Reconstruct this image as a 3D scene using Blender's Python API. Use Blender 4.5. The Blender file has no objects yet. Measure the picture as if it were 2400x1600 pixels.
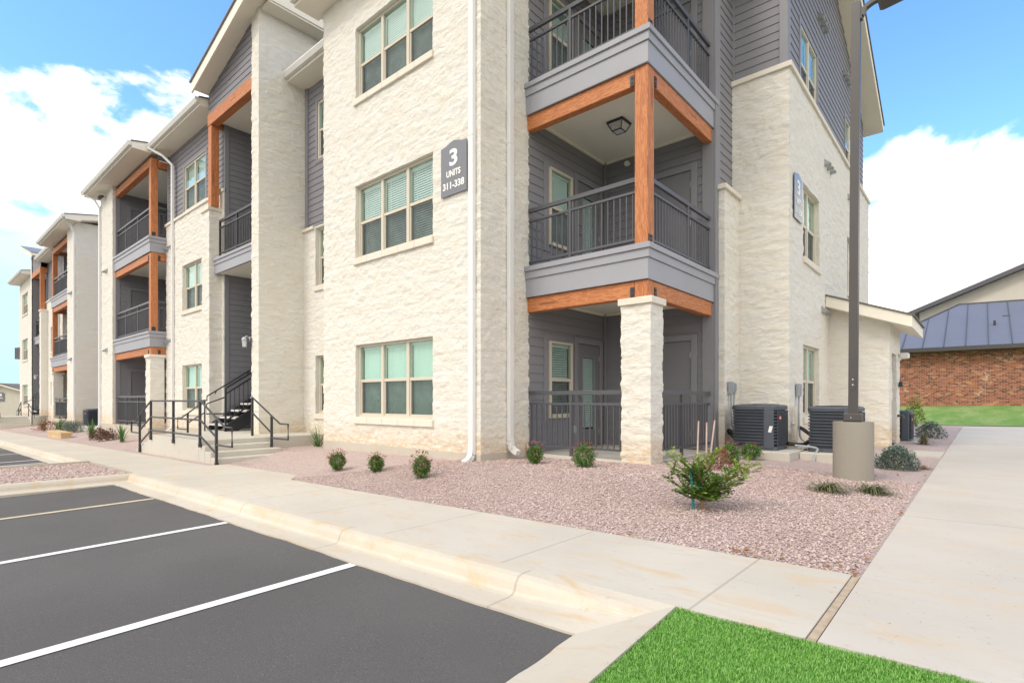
import bpy, math, random
import numpy as np
from mathutils import Vector, Matrix
random.seed(7); RNG = np.random.default_rng(7)
scene = bpy.context.scene
COL = scene.collection
R = math.radians

# ---------------------------------------------------------------- camera
cam_d = bpy.data.cameras.new('camera'); cam = bpy.data.objects.new('camera', cam_d); COL.objects.link(cam)
cam.location = (0, 0, 0)                      # z = 0 is the lens height, the ground lies about one metre below it
yaw = math.atan2(0.6560, 0.7548)
cam.rotation_euler = (R(90), 0, yaw)
cam_d.sensor_width = 36; cam_d.lens = 1265 / 2400 * 36
cam_d.shift_y = 137 / 2400
cam_d.clip_start = 0.05; cam_d.clip_end = 3000
scene.camera = cam

# ---------------------------------------------------------------- light
SUN_EL, SUN_AZ = R(48), R(192)                # azimuth clockwise from +Y
scene.view_settings.view_transform = 'Standard'; scene.view_settings.look = 'None'
scene.view_settings.exposure = 0.52; scene.view_settings.gamma = 1.0
scene.view_settings.use_curve_mapping = False
scene.cycles.max_bounces = 14; scene.cycles.diffuse_bounces = 9; scene.cycles.transparent_max_bounces = 16
sun_d = bpy.data.lights.new('sun', 'SUN'); sun_d.energy = 1.15; sun_d.angle = R(14); sun_d.color = (1, .93, .84)
sun = bpy.data.objects.new('sun', sun_d); COL.objects.link(sun)
sdir = Vector((math.sin(SUN_AZ) * math.cos(SUN_EL), math.cos(SUN_AZ) * math.cos(SUN_EL), math.sin(SUN_EL)))
sun.rotation_euler = sdir.to_track_quat('Z', 'Y').to_euler(); sun.location = (0, -20, 30)


class NT:
    """small node helper"""
    def __init__(s, tree): s.t = tree; s.n = tree.nodes; s.l = tree.links
    def new(s, typ, ins=None, **kw):
        nd = s.n.new(typ)
        for k, v in kw.items(): setattr(nd, k, v)
        for k, v in (ins or {}).items(): s.put(nd.inputs[k], v)
        return nd
    def put(s, sock, v):
        if isinstance(v, bpy.types.NodeSocket): s.l.new(v, sock)
        elif v is not None: sock.default_value = v
    def math(s, op, a, b=None, c=None, clamp=False):
        nd = s.n.new('ShaderNodeMath'); nd.operation = op; nd.use_clamp = clamp
        s.put(nd.inputs[0], a); s.put(nd.inputs[1], b); s.put(nd.inputs[2], c); return nd.outputs[0]
    def mix(s, f, a, b, mode='MIX'):
        nd = s.n.new('ShaderNodeMix'); nd.data_type = 'RGBA'; nd.blend_type = mode
        def c4(v): return v if isinstance(v, bpy.types.NodeSocket) else (*v[:3], 1)
        s.put(nd.inputs[0], f); s.put(nd.inputs[6], c4(a)); s.put(nd.inputs[7], c4(b)); return nd.outputs[2]
    def ramp(s, v, lo, hi, a=0., b=1., smooth=True):
        nd = s.n.new('ShaderNodeMapRange'); nd.interpolation_type = 'SMOOTHSTEP' if smooth else 'LINEAR'
        s.put(nd.inputs['Value'], v); s.put(nd.inputs['From Min'], lo); s.put(nd.inputs['From Max'], hi)
        s.put(nd.inputs['To Min'], a); s.put(nd.inputs['To Max'], b); return nd.outputs[0]
    def noise(s, vec, scale, detail=4, rough=.55, dist=0., color=False):
        nd = s.new('ShaderNodeTexNoise', {'Vector': vec, 'Scale': scale, 'Detail': detail, 'Roughness': rough, 'Distortion': dist})
        return nd.outputs['Color' if color else 'Fac']
    def scale(s, vec, v):
        return s.new('ShaderNodeVectorMath', {0: vec, 1: v}, operation='MULTIPLY').outputs[0]


# ---------------------------------------------------------------- world: sky + cumulus
world = bpy.data.worlds.new('World'); scene.world = world; world.use_nodes = True
w = NT(world.node_tree); w.n.clear()
sky = w.new('ShaderNodeTexSky', sky_type='NISHITA', sun_disc=False, sun_elevation=SUN_EL, sun_rotation=SUN_AZ, air_density=1.0, dust_density=.6, ozone_density=1.6)
d = w.new('ShaderNodeTexCoord').outputs['Generated']
sep = w.new('ShaderNodeSeparateXYZ', {0: d}); dz = sep.outputs[2]
def bump_dir(az, el, width):                  # 1 near a direction, 0 away from it
    v = (math.sin(az) * math.cos(el), math.cos(az) * math.cos(el), math.sin(el))
    dt = w.new('ShaderNodeVectorMath', {0: d, 1: v}, operation='DOT_PRODUCT').outputs['Value']
    return w.ramp(dt, math.cos(width), 1.0)
sk = w.scale(d, (1.0, 1.0, 1.9))
n1 = w.noise(sk, 4.2, 10, .57, .25); n2 = w.noise(sk, 1.15, 3, .5)
top = w.math('ADD', w.math('MULTIPLY', w.math('SUBTRACT', n1, .5), .46), w.math('MULTIPLY', w.math('SUBTRACT', n2, .5), .12))
top = w.math('ADD', top, w.math('MULTIPLY', bump_dir(R(-61), R(30), R(25)), .17))
cl = w.ramp(w.math('ADD', w.math('SUBTRACT', .325, dz), top), -.004, .042)
bk = w.new('ShaderNodeVectorMath', {0: d, 1: (.2, -1, .3)}, operation='DOT_PRODUCT').outputs['Value']
cl = w.math('MAXIMUM', cl, w.ramp(w.math('ADD', bk, w.math('MULTIPLY', top, 1.5)), .05, .35))          # unseen bright cloud added behind the camera for window reflections and ambient light
shade = w.noise(sk, 5.5, 6, .6, .3)
ccol = w.mix(w.ramp(shade, .44, .70, 0., .75), (1.42, 1.34, 1.22), (.86, .88, .94))
low = w.ramp(dz, .0, .10, 1., 0.)
ccol = w.mix(w.math('MULTIPLY', low, .55), ccol, (.70, .84, .90))
bluegain = w.mix(1., w.scale(sky.outputs[0], (.15, .15, .15)), (1.02, 1.42, 1.62), 'MULTIPLY')
skyc = w.mix(w.math('MULTIPLY', bump_dir(R(-86), R(2), R(19)), .9), w.mix(cl, bluegain, ccol), (.42, .68, .76))
bg = w.new('ShaderNodeBackground', {'Color': skyc, 'Strength': 1.0})
w.l.new(bg.outputs[0], w.new('ShaderNodeOutputWorld').inputs[0])

# ---------------------------------------------------------------- materials
MATS = {}
def material(name):
    m = bpy.data.materials.new(name); m.use_nodes = True; t = NT(m.node_tree)
    b = t.n['Principled BSDF']; MATS[name] = m; return m, t, b
def pos(t): return t.new('ShaderNodeNewGeometry').outputs['Position']
def bump(t, b, h, strength, dist):
    t.put(b.inputs['Normal'], t.new('ShaderNodeBump', {'Height': h, 'Strength': strength, 'Distance': dist}).outputs[0])
def plain(name, col, rough=.6, metal=0., var=.08, vs=3., bumps=0., bsc=60):
    m, t, b = material(name)
    p = pos(t); n = t.noise(p, vs, 5)
    c2 = tuple(max(0, c * (1 - 2.2 * var)) for c in col)
    t.put(b.inputs['Base Color'], t.mix(n, tuple(c * (1 + var) for c in col), c2))
    b.inputs['Roughness'].default_value = rough; b.inputs['Metallic'].default_value = metal
    if bumps: bump(t, b, t.noise(p, bsc, 4), bumps, .004)
    return m

def stone_mat(name, base, warm):
    m, t, b = material(name); p = pos(t); s = t.new('ShaderNodeSeparateXYZ', {0: p})
    u = t.math('ADD', s.outputs[0], s.outputs[1])
    q = t.new('ShaderNodeCombineXYZ', {0: u, 1: t.math('MULTIPLY', s.outputs[2], 2.2), 2: 0}).outputs[0]
    n1 = t.noise(q, 1.7, 5, .6); n2 = t.noise(q, 8, 5, .65, .5); n3 = t.noise(q, 40, 4, .6)
    c = t.mix(t.ramp(n1, .35, .7), base, warm)
    c = t.mix(t.ramp(n2, .55, .8, 0., .34), c, tuple(x * .74 for x in base))
    foot = t.math('MULTIPLY', t.ramp(t.math('ADD', s.outputs[2], t.math('MULTIPLY', n1, .9)), -.42, .12, 1., 0.), t.ramp(n2, .30, .62))
    c = t.mix(t.math('MULTIPLY', foot, .8), c, (.62, .46, .28))             # ochre splash staining at the foot
    b.inputs['Roughness'].default_value = .85; b.inputs['Specular IOR Level'].default_value = .25
    c = t.mix(t.ramp(t.noise(t.scale(q, (1.2, 1.5, 1.)), 9, 6, .7, 1.4), .60, .68, 0., .42), c, tuple(x * .62 for x in base))
    chip = t.noise(t.scale(q, (1., 1.25, 1.)), 5.5, 7, .62, .9)
    h = t.math('ADD', t.math('ADD', t.math('MULTIPLY', t.ramp(chip, .45, .52), .6), t.math('MULTIPLY', t.ramp(chip, .56, .62), .4)), t.math('MULTIPLY', n3, .3))
    t.put(b.inputs['Base Color'], c); bump(t, b, h, .55, .013)
    return m
stone_mat('painted_stone', (.72, .705, .66), (.715, .68, .60))
stone_mat('trim_stone', (.72, .68, .60), (.70, .64, .54))
MATS['trim_stone'].node_tree.nodes['Bump'].inputs['Strength'].default_value = .12

def concrete_mat(name, base, stain, amt, joint=None, rough=.85):
    m, t, b = material(name); p = pos(t)
    n1 = t.noise(p, .55, 5, .6, .4); n2 = t.noise(t.scale(p, (1, 2.2, 1)), 2.1, 6, .65, .6); n3 = t.noise(p, 60, 3, .6); n4 = t.noise(p, 14, 5, .7)
    c = t.mix(t.ramp(n1, .3, .72), base, tuple(x * .88 for x in base))
    c = t.mix(t.math('MULTIPLY', t.ramp(n2, .50, .74), amt), c, stain)
    c = t.mix(t.ramp(n4, .60, .74, 0., .5), c, tuple(x * .72 for x in stain)); n6 = t.noise(t.scale(p, (.6, 2.6, 1)), 5.5, 7, .7, 1.1); c = t.mix(t.ramp(n6, .52, .70, 0., .42), c, tuple(x * .80 for x in base)); sp_ = t.noise(p, 38, 2, .5); c = t.mix(t.math('MULTIPLY', t.ramp(sp_, .70, .76, 0., .7), t.ramp(n1, .45, .6)), c, (.20, .17, .14))
    c = t.mix(t.ramp(n3, .55, .9, 0., .22), c, tuple(x * .6 for x in base))
    vor = t.new('ShaderNodeTexVoronoi', {'Vector': p, 'Scale': 9.}, feature='F1').outputs['Distance']
    c = t.mix(t.math('MULTIPLY', t.ramp(vor, .028, .05, 1., 0.), t.ramp(n1, .5, .6)), c, (.12, .10, .08))   # pits
    h = t.math('ADD', n3, t.math('MULTIPLY', n4, .8))
    if joint:
        ax, off, L, wd = joint
        s = t.new('ShaderNodeSeparateXYZ', {0: p}).outputs[ax]
        f = t.math('ABSOLUTE', t.math('SUBTRACT', t.math('MODULO', t.math('ADD', s, off + L * 200), L), L / 2))
        g = t.ramp(f, wd * .4, wd, 1., 0.)
        c = t.mix(t.math('MULTIPLY', g, .45), c, tuple(x * .45 for x in base)); h = t.math('SUBTRACT', h, t.math('MULTIPLY', g, 2.5))
    t.put(b.inputs['Base Color'], c); b.inputs['Roughness'].default_value = rough; b.inputs['Specular IOR Level'].default_value = .3
    bump(t, b, h, .18, .006)
    return m
TAN = (.52, .38, .22)
concrete_mat('walk_concrete', (.55, .51, .445), (.55, .40, .24), .75, (0, 2.39 + .64, 1.28, .011))
concrete_mat('side_walk_concrete', (.545, .505, .45), (.55, .43, .28), .68, (1, -16.5 + 1.75, 3.5, .014))
concrete_mat('curb_concrete', (.57, .52, .44), (.54, .40, .235), .85, (0, 3.1, 1.95, .012))
concrete_mat('porch_concrete', (.56, .535, .48), (.53, .46, .36), .4)
concrete_mat('foundation_concrete', (.53, .485, .415), (.48, .41, .31), .45)
concrete_mat('pedestal_concrete', (.30, .28, .24), (.42, .25, .11), .18)

def asphalt():
    m, t, b = material('asphalt'); p = pos(t)
    n1 = t.noise(p, .35, 4, .6); n3 = t.noise(p, 120, 2, .7); n2 = t.noise(p, 25, 4, .7)
    c = t.mix(t.ramp(n1, .3, .7), (.124, .118, .117), (.098, .094, .093))
    c = t.mix(t.ramp(n3, .58, .75, 0., .42), c, (.30, .28, .26)); c = t.mix(t.ramp(n3, .32, .45, .75, 0.), c, (.07, .066, .064)); n5 = t.noise(t.scale(p, (.5, 1.6, 1)), 1.3, 6, .7, .8); c = t.mix(t.ramp(n5, .56, .74, 0., .4), c, (.10, .094, .09))
    c = t.mix(t.ramp(n2, .74, .82, 0., .35), c, (.22, .19, .15))
    t.put(b.inputs['Base Color'], c); b.inputs['Roughness'].default_value = .9; b.inputs['Specular IOR Level'].default_value = .25
    bump(t, b, t.math('ADD', n3, n2), .35, .006)
asphalt()
m, t, b = material('road_paint'); p = pos(t); n = t.noise(p, 45, 4, .75); n1 = t.noise(p, 3, 3)
t.put(b.inputs['Base Color'], t.mix(t.ramp(n, .62, .72, 0., .55), t.mix(t.ramp(n1, .4, .75, 0., .5), (.78, .79, .80), (.68, .62, .52)), (.22, .21, .2))); b.inputs['Roughness'].default_value = .75
plain('stained_paint', (.66, .56, .40), .8, var=.15, vs=6)
plain('dry_earth', (.30, .27, .17), .95, var=.2, vs=.4)

def gravel_mat(name, island):
    m, t, b = material(name); p = pos(t)
    if island:
        r = t.new('ShaderNodeNewGeometry').outputs['Random Per Island']
    else:
        v = t.new('ShaderNodeTexVoronoi', {'Vector': p, 'Scale': 55.}, feature='F1'); r = t.new('ShaderNodeSeparateColor', {0: v.outputs['Color']}).outputs[0]
    cr = t.new('ShaderNodeValToRGB', {0: r}); e = cr.color_ramp; e.interpolation = 'LINEAR'
    cols = [(0, (.38, .285, .27)), (.18, (.45, .345, .325)), (.40, (.53, .425, .40)), (.62, (.565, .465, .44)), (.8, (.50, .405, .38)), (.93, (.59, .51, .48)), (1, (.46, .34, .25))]
    e.elements[0].position = 0; e.elements[0].color = (*cols[0][1], 1); e.elements[1].position = 1; e.elements[1].color = (*cols[-1][1], 1)
    for ps, c in cols[1:-1]: el = e.elements.new(ps); el.color = (*c, 1)
    c = cr.outputs[0]
    n = t.noise(p, .8, 4); c = t.mix(t.ramp(n, .35, .7, 0., .35), c, t.mix(1., c, (.88, .80, .78), 'MULTIPLY'))
    b.inputs['Roughness'].default_value = .85; b.inputs['Specular IOR Level'].default_value = .3
    if not island:
        e2 = t.new('ShaderNodeTexVoronoi', {'Vector': p, 'Scale': 55.}, feature='DISTANCE_TO_EDGE').outputs['Distance']
        c = t.mix(t.ramp(e2, 0., .12, .30, 0.), c, (.28, .21, .195))
        bump(t, b, t.math('MULTIPLY', t.ramp(e2, 0., .3), 1.), .6, .010)
    else:
        bump(t, b, t.noise(p, 150, 3), .4, .003)
    t.put(b.inputs['Base Color'], c)
gravel_mat('gravel_sheet', False); gravel_mat('gravel_chips', True)

def siding_mat():
    m, t, b = material('grey_siding'); p = pos(t); s = t.new('ShaderNodeSeparateXYZ', {0: p})
    u = t.math('ADD', s.outputs[0], s.outputs[1])
    q = t.new('ShaderNodeCombineXYZ', {0: t.math('MULTIPLY', u, .6), 1: t.math('MULTIPLY', s.outputs[2], 14.), 2: 0}).outputs[0]
    n = t.noise(q, 4, 5, .6); n1 = t.noise(p, .9, 3)
    c = t.mix(n1, (.232, .230, .256), (.20, .198, .22)); t.put(b.inputs['Base Color'], t.mix(t.ramp(n, .5, .8, 0., .25), c, (.165, .165, .182)))
    b.inputs['Roughness'].default_value = .62; bump(t, b, n, .15, .004)
siding_mat()
plain('grey_trim', (.235, .235, .26), .55, var=.05); plain('grey_fascia', (.33, .335, .375), .5, var=.06, vs=1.5)
plain('grey_door', (.185, .184, .204), .5, var=.04)
def wood_mat(name, sc):
    m, t, b = material(name); p = t.scale(pos(t), sc)
    n = t.noise(p, 3.2, 7, .62, .8); n2 = t.noise(p, 13, 4, .6, .2)
    wv = t.math('FRACT', t.math('MULTIPLY', n, 7.)); wv = t.ramp(t.math('ABSOLUTE', t.math('SUBTRACT', wv, .5)), .0, .5)
    c = t.mix(wv, (.41, .135, .042), (.58, .230, .088)); c = t.mix(t.ramp(n2, .45, .75, 0., .6), c, (.24, .068, .022))
    kn = t.new('ShaderNodeTexVoronoi', {'Vector': t.scale(p, (.55, .55, .55)), 'Scale': 2.}, feature='F1').outputs['Distance']
    c = t.mix(t.ramp(kn, .06, .17, .7, 0.), c, (.16, .055, .02))
    t.put(b.inputs['Base Color'], c); b.inputs['Roughness'].default_value = .6; bump(t, b, t.math('ADD', wv, n2), .25, .004)
wood_mat('cedar_upright', (5, 5, .55)); wood_mat('cedar_along', (.55, 5, 5)); wood_mat('cedar_across', (5, .55, 5))
plain('soffit_cream', (.82, .78, .67), .7, var=.03); plain('gutter_white', (.70, .69, .66), .4, var=.03); plain('downspout_white', (.74, .74, .74), .4, var=.03)
plain('shingle', (.16, .155, .15), .9, var=.2, vs=20, bumps=.4)
plain('metal_black', (.030, .031, .036), .42, var=.1); plain('metal_charcoal', (.085, .088, .102), .45, var=.08)
plain('metal_bronze', (.075, .068, .068), .42, metal=.2, var=.08); plain('metal_plate', (.055, .06, .068), .45, metal=.5)
plain('galvanised', (.40, .42, .43), .4, metal=.6, var=.15, vs=20); plain('almond_vinyl', (.60, .545, .45), .5, var=.03)
plain('pvc_grey', (.33, .36, .39), .5); plain('hose_black', (.02, .02, .022), .6); plain('white_plastic', (.72, .72, .70), .45, var=.03); plain('pvc_cream', (.62, .58, .48), .5)
plain('ac_case', (.085, .10, .125), .45, metal=.2, var=.12, vs=8); plain('ac_coil', (.020, .024, .030), .7); plain('badge_red', (.62, .03, .03), .4); plain('badge_white', (.8, .8, .8), .4)
plain('sign_plate', (.125, .135, .165), .27, var=.03).node_tree.nodes['Principled BSDF'].inputs['Specular IOR Level'].default_value = .9; plain('sign_letter', (.80, .80, .78), .5, var=.01)
plain('tread_concrete', (.62, .61, .60), .8, var=.06); plain('dark_interior', (.03, .03, .032), .9)
plain('tan_block', (.60, .43, .24), .85, var=.16, vs=2.5, bumps=.3); plain('stake_wood', (.62, .47, .42), .7, var=.25, vs=9); plain('tie_green', (.01, .22, .20), .6)
plain('bark', (.27, .20, .11), .9, var=.3, vs=30, bumps=.6); plain('tan_joint', (.50, .40, .29), .9, var=.25, vs=18)
plain('cream_stucco', (.54, .51, .44), .9, var=.05, bumps=.2); plain('led_green', (.02, .5, .4), .3); plain('ceiling_cream', (.86, .83, .72), .75, var=.02)
m, t, b = material('lamp_glass'); b.inputs['Base Color'].default_value = (.70, .71, .72, 1); b.inputs['Roughness'].default_value = .35; b.inputs['Transmission Weight'].default_value = .35
t.put(b.inputs['Roughness'], t.ramp(t.noise(pos(t), 40), .3, .7, .25, .4))
m, t, b = material('lamp_glow'); b.inputs['Emission Color'].default_value = (1, .72, .30, 1); b.inputs['Emission Strength'].default_value = 1.6
def blind_mat(name, col):
    m, t, b = material(name); n = t.noise(pos(t), 2.5, 3)
    t.put(b.inputs['Base Color'], t.mix(n, col, tuple(c * .9 for c in col))); b.inputs['Roughness'].default_value = .55
blind_mat('blind_white', (.82, .83, .81)); blind_mat('blind_green_reflection', (.68, .82, .72))  # second colour has the ground-floor glass's green reflection put into the blinds
def glass_mat():
    m, t, b = material('window_glass'); t.n.remove(b); out = t.n['Material Output']
    lw = t.math('POWER', t.new('ShaderNodeLayerWeight', {'Blend': .5}).outputs['Facing'], 4.)
    f = t.math('ADD', t.math('MULTIPLY', lw, .85), .085, clamp=True)
    wob = t.new('ShaderNodeBump', {'Height': t.noise(pos(t), 1.6, 2), 'Strength': .10, 'Distance': .05}).outputs[0]
    tr = t.new('ShaderNodeBsdfTransparent', {'Color': (.735, .86, .845, 1)}); gl = t.new('ShaderNodeBsdfGlossy', {'Color': (.80, .97, .92, 1), 'Roughness': .015, 'Normal': wob})
    mx = t.new('ShaderNodeMixShader', {0: f, 1: tr.outputs[0], 2: gl.outputs[0]}); t.l.new(mx.outputs[0], out.inputs[0])
    m, t, b = material('insect_screen'); t.n.remove(b); out = t.n['Material Output']
    df = t.new('ShaderNodeBsdfDiffuse', {'Color': (.10, .105, .11, 1)}); tr = t.new('ShaderNodeBsdfTransparent', {'Color': (1, 1, 1, 1)})
    mx = t.new('ShaderNodeMixShader', {0: t.ramp(t.noise(pos(t), 4, 2), .3, .7, .46, .58), 1: tr.outputs[0], 2: df.outputs[0]}); t.l.new(mx.outputs[0], out.inputs[0])
glass_mat()
def leaf_mat(name, stops, rough=.5):
    m, t, b = material(name); r = t.new('ShaderNodeNewGeometry').outputs['Random Per Island']
    cr = t.new('ShaderNodeValToRGB', {0: r}); e = cr.color_ramp
    e.elements[0].color = (*stops[0], 1); e.elements[1].color = (*stops[-1], 1)
    for i, s in enumerate(stops[1:-1]): el = e.elements.new((i + 1) / (len(stops) - 1)); el.color = (*s, 1)
    t.put(b.inputs['Base Color'], cr.outputs[0]); b.inputs['Roughness'].default_value = rough
    b.inputs['Transmission Weight'].default_value = 0; b.inputs['Subsurface Weight'].default_value = .0
    return m
leaf_mat('leaf_nandina', [(.045, .115, .018), (.075, .18, .025), (.12, .24, .04), (.08, .16, .03)])
leaf_mat('leaf_red', [(.22, .045, .035), (.32, .08, .06), (.16, .06, .03), (.35, .13, .09)])
leaf_mat('leaf_brown', [(.16, .07, .05), (.10, .06, .04), (.22, .10, .07)])
leaf_mat('leaf_sapling', [(.045, .115, .014), (.09, .18, .022), (.16, .25, .025), (.065, .14, .018)])
leaf_mat('leaf_lime', [(.16, .26, .02), (.24, .34, .03), (.12, .21, .02), (.28, .33, .05)])
leaf_mat('leaf_strap', [(.05, .13, .03), (.09, .2, .05), (.14, .25, .08), (.05, .11, .03)])
leaf_mat('leaf_sedge', [(.06, .09, .03), (.10, .12, .04), (.24, .19, .09), (.05, .09, .035)])
leaf_mat('leaf_silver', [(.10, .15, .12), (.15, .21, .17), (.07, .12, .09), (.20, .26, .22)], .7)
leaf_mat('leaf_dead', [(.30, .12, .04), (.22, .10, .04), (.38, .20, .09)])
leaf_mat('turf_blade', [(.12, .30, .045), (.165, .38, .065), (.24, .45, .11), (.14, .335, .055)], .6)
m, t, b = material('turf_base'); p = pos(t); t.put(b.inputs['Base Color'], t.mix(t.noise(p, 30, 4), (.16, .40, .045), (.11, .30, .03))); b.inputs['Roughness'].default_value = .95
m, t, b = material('far_lawn'); p = pos(t); n = t.noise(t.scale(p, (1, .35, 1)), 1.4, 6, .7); n2 = t.noise(p, 14, 4, .7)
c = t.mix(t.ramp(n, .35, .68), (.13, .27, .045), (.27, .36, .12)); t.put(b.inputs['Base Color'], t.mix(t.ramp(n2, .4, .7, 0., .7), c, (.10, .17, .045))); b.inputs['Roughness'].default_value = .95; bump(t, b, n2, .8, .04)
def brick_mat():
    m, t, b = material('red_brick'); p = pos(t); s = t.new('ShaderNodeSeparateXYZ', {0: p})
    q = t.new('ShaderNodeCombineXYZ', {0: t.math('ADD', s.outputs[0], s.outputs[1]), 1: s.outputs[2], 2: 0}).outputs[0]
    bt = t.new('ShaderNodeTexBrick', {'Vector': q, 'Color1': (0, 0, 0, 1), 'Color2': (1, 1, 1, 1), 'Mortar': (.5, .5, .5, 1), 'Scale': 1., 'Mortar Size': .006, 'Brick Width': .21, 'Row Height': .072, 'Bias': 0.})
    n = t.noise(q, 1.1, 4, .6); wn = t.new('ShaderNodeTexWhiteNoise', {0: t.new('ShaderNodeVectorMath', {0: q, 1: (.105, .072, 1)}, operation='SNAP').outputs[0]}, noise_dimensions='3D').outputs['Value']
    cr = t.new('ShaderNodeValToRGB', {0: t.new('ShaderNodeSeparateColor', {0: bt.outputs[0]}).outputs[0]}); e = cr.color_ramp
    e.elements[0].color = (.10, .035, .025, 1); e.elements[1].color = (.50, .24, .12, 1)
    for ps, c in ((.25, (.27, .075, .040)), (.5, (.36, .12, .06)), (.75, (.31, .09, .045))): el = e.elements.new(ps); el.color = (*c, 1)
    c = t.mix(t.math('MULTIPLY', t.ramp(n, .57, .68), t.ramp(wn, .35, .6)), cr.outputs[0], (.60, .42, .26))
    c = t.mix(t.ramp(wn, .90, .93, 0., .8), c, (.06, .04, .04))
    t.put(b.inputs['Base Color'], t.mix(bt.outputs['Fac'], c, (.40, .33, .27))); b.inputs['Roughness'].default_value = .9
    bump(t, b, t.math('SUBTRACT', 1., bt.outputs['Fac']), .5, .01)
brick_mat()
plain('standing_seam', (.195, .20, .245), .45, metal=.25, var=.05, vs=.6)

# ---------------------------------------------------------------- mesh building
XF = {'m': None, 'dz': 0.}
class MB:
    def __init__(s): s.V = []; s.F = []; s.n = 0; s.Q = []
    def add(s, verts, faces):
        o = s.n; s.V.append(np.asarray(verts, float).reshape(-1, 3)); s.n += len(s.V[-1])
        s.F += [tuple(i + o for i in f) for f in faces]; return s
    def addq(s, verts, quads):                      # many quads as an array
        s.Q.append(np.asarray(quads, int) + s.n); s.V.append(np.asarray(verts, float)); s.n += len(verts); return s
    def box(s, x0, x1, y0, y1, z0, z1, c=0.):
        if x0 > x1: x0, x1 = x1, x0
        if y0 > y1: y0, y1 = y1, y0
        if z0 > z1: z0, z1 = z1, z0
        c = min(c, (x1 - x0) * .45, (y1 - y0) * .45, (z1 - z0) * .45)
        if c <= 0:
            return s.add([(x0, y0, z0), (x1, y0, z0), (x1, y1, z0), (x0, y1, z0), (x0, y0, z1), (x1, y0, z1), (x1, y1, z1), (x0, y1, z1)],
                         [(0, 3, 2, 1), (4, 5, 6, 7), (0, 1, 5, 4), (1, 2, 6, 5), (2, 3, 7, 6), (3, 0, 4, 7)])
        vs = []; ix = {}
        lo, hi = (x0, y0, z0), (x1, y1, z1)
        for sx in (0, 1):
            for sy in (0, 1):
                for sz in (0, 1):
                    sg = (sx, sy, sz); base = [hi[k] if sg[k] else lo[k] for k in range(3)]
                    for a in range(3):              # vertex lying on the face normal to axis a
                        p = list(base)
                        for k in range(3):
                            if k != a: p[k] += -c if sg[k] else c
                        ix[(sg, a)] = len(vs); vs.append(p)
        fs = []
        def face(keys, out):
            pts = [Vector(vs[ix[k]]) for k in keys]
            nrm = (pts[1] - pts[0]).cross(pts[2] - pts[0])
            ids = [ix[k] for k in keys]
            fs.append(tuple(ids) if nrm.dot(Vector(out)) > 0 else tuple(reversed(ids)))
        for a in range(3):
            b_, c_ = (a + 1) % 3, (a + 2) % 3
            for sa in (0, 1):
                ks = []
                for sb, sc in ((0, 0), (1, 0), (1, 1), (0, 1)):
                    sg = [0, 0, 0]; sg[a] = sa; sg[b_] = sb; sg[c_] = sc; ks.append((tuple(sg), a))
                o = [0, 0, 0]; o[a] = 1 if sa else -1; face(ks, o)
        for a in range(3):                           # edges parallel to axis a
            b_, c_ = (a + 1) % 3, (a + 2) % 3
            for sb in (0, 1):
                for sc in (0, 1):
                    g0 = [0, 0, 0]; g0[b_] = sb; g0[c_] = sc; g1 = list(g0); g1[a] = 1
                    o = [0, 0, 0]; o[b_] = 1 if sb else -1; o[c_] = 1 if sc else -1
                    face([(tuple(g0), b_), (tuple(g1), b_), (tuple(g1), c_), (tuple(g0), c_)], o)
        for sx in (0, 1):
            for sy in (0, 1):
                for sz in (0, 1):
                    sg = (sx, sy, sz); face([(sg, 0), (sg, 1), (sg, 2)], [1 if q else -1 for q in sg])
        return s.add(vs, fs)
    def prism(s, poly, axis, a0, a1):                # polygon in the plane normal to axis, extruded
        n = len(poly); P = []
        for a in (a0, a1):
            for (p, q) in poly: P.append({'x': (a, p, q), 'y': (p, a, q), 'z': (p, q, a)}[axis])
        area = sum(poly[i][0] * poly[(i + 1) % n][1] - poly[(i + 1) % n][0] * poly[i][1] for i in range(n))
        f = [tuple(range(n - 1, -1, -1)), tuple(range(n, 2 * n))] + [(i, (i + 1) % n, n + (i + 1) % n, n + i) for i in range(n)]
        flip = (area < 0) ^ (axis == 'y') ^ (a1 < a0)
        if flip: f = [tuple(reversed(q)) for q in f]
        return s.add(P, f)
    def tube(s, pts, r, n=8, caps=True, r1=None):
        pts = [Vector(p) for p in pts]; rings = []; m = len(pts); up = None
        for i, p in enumerate(pts):
            tg = (pts[min(i + 1, m - 1)] - pts[max(i - 1, 0)]).normalized()
            if up is None: up = Vector((0, 0, 1)) if abs(tg.z) < .9 else Vector((1, 0, 0))
            sd = tg.cross(up)
            if sd.length < 1e-5: sd = tg.cross(Vector((0, 1, .01)))
            sd.normalize(); u2 = sd.cross(tg); up = u2
            rr = r if r1 is None else r + (r1 - r) * i / max(1, m - 1)
            rings += [p + (sd * math.cos(2 * math.pi * k / n) + u2 * math.sin(2 * math.pi * k / n)) * rr for k in range(n)]
        f = [(i * n + k, (i + 1) * n + k, (i + 1) * n + (k + 1) % n, i * n + (k + 1) % n) for i in range(m - 1) for k in range(n)]
        if caps: f += [tuple(range(n)), tuple(range(m * n - 1, (m - 1) * n - 1, -1))]
        return s.add([tuple(v) for v in rings], f)
    def bar(s, p0, p1, wx, wz):                      # rectangular bar between two points
        p0, p1 = Vector(p0), Vector(p1); tg = (p1 - p0).normalized()
        up = Vector((0, 0, 1)) if abs(tg.z) < .95 else Vector((0, 1, 0))
        sd = tg.cross(up).normalized() * wx / 2; u2 = sd.cross(tg).normalized() * wz / 2
        P = [p + a * sd + b * u2 for p in (p0, p1) for a, b in ((-1, -1), (1, -1), (1, 1), (-1, 1))]
        return s.add([tuple(v) for v in P], [(0, 1, 2, 3), (7, 6, 5, 4), (0, 4, 5, 1), (1, 5, 6, 2), (2, 6, 7, 3), (3, 7, 4, 0)])
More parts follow.
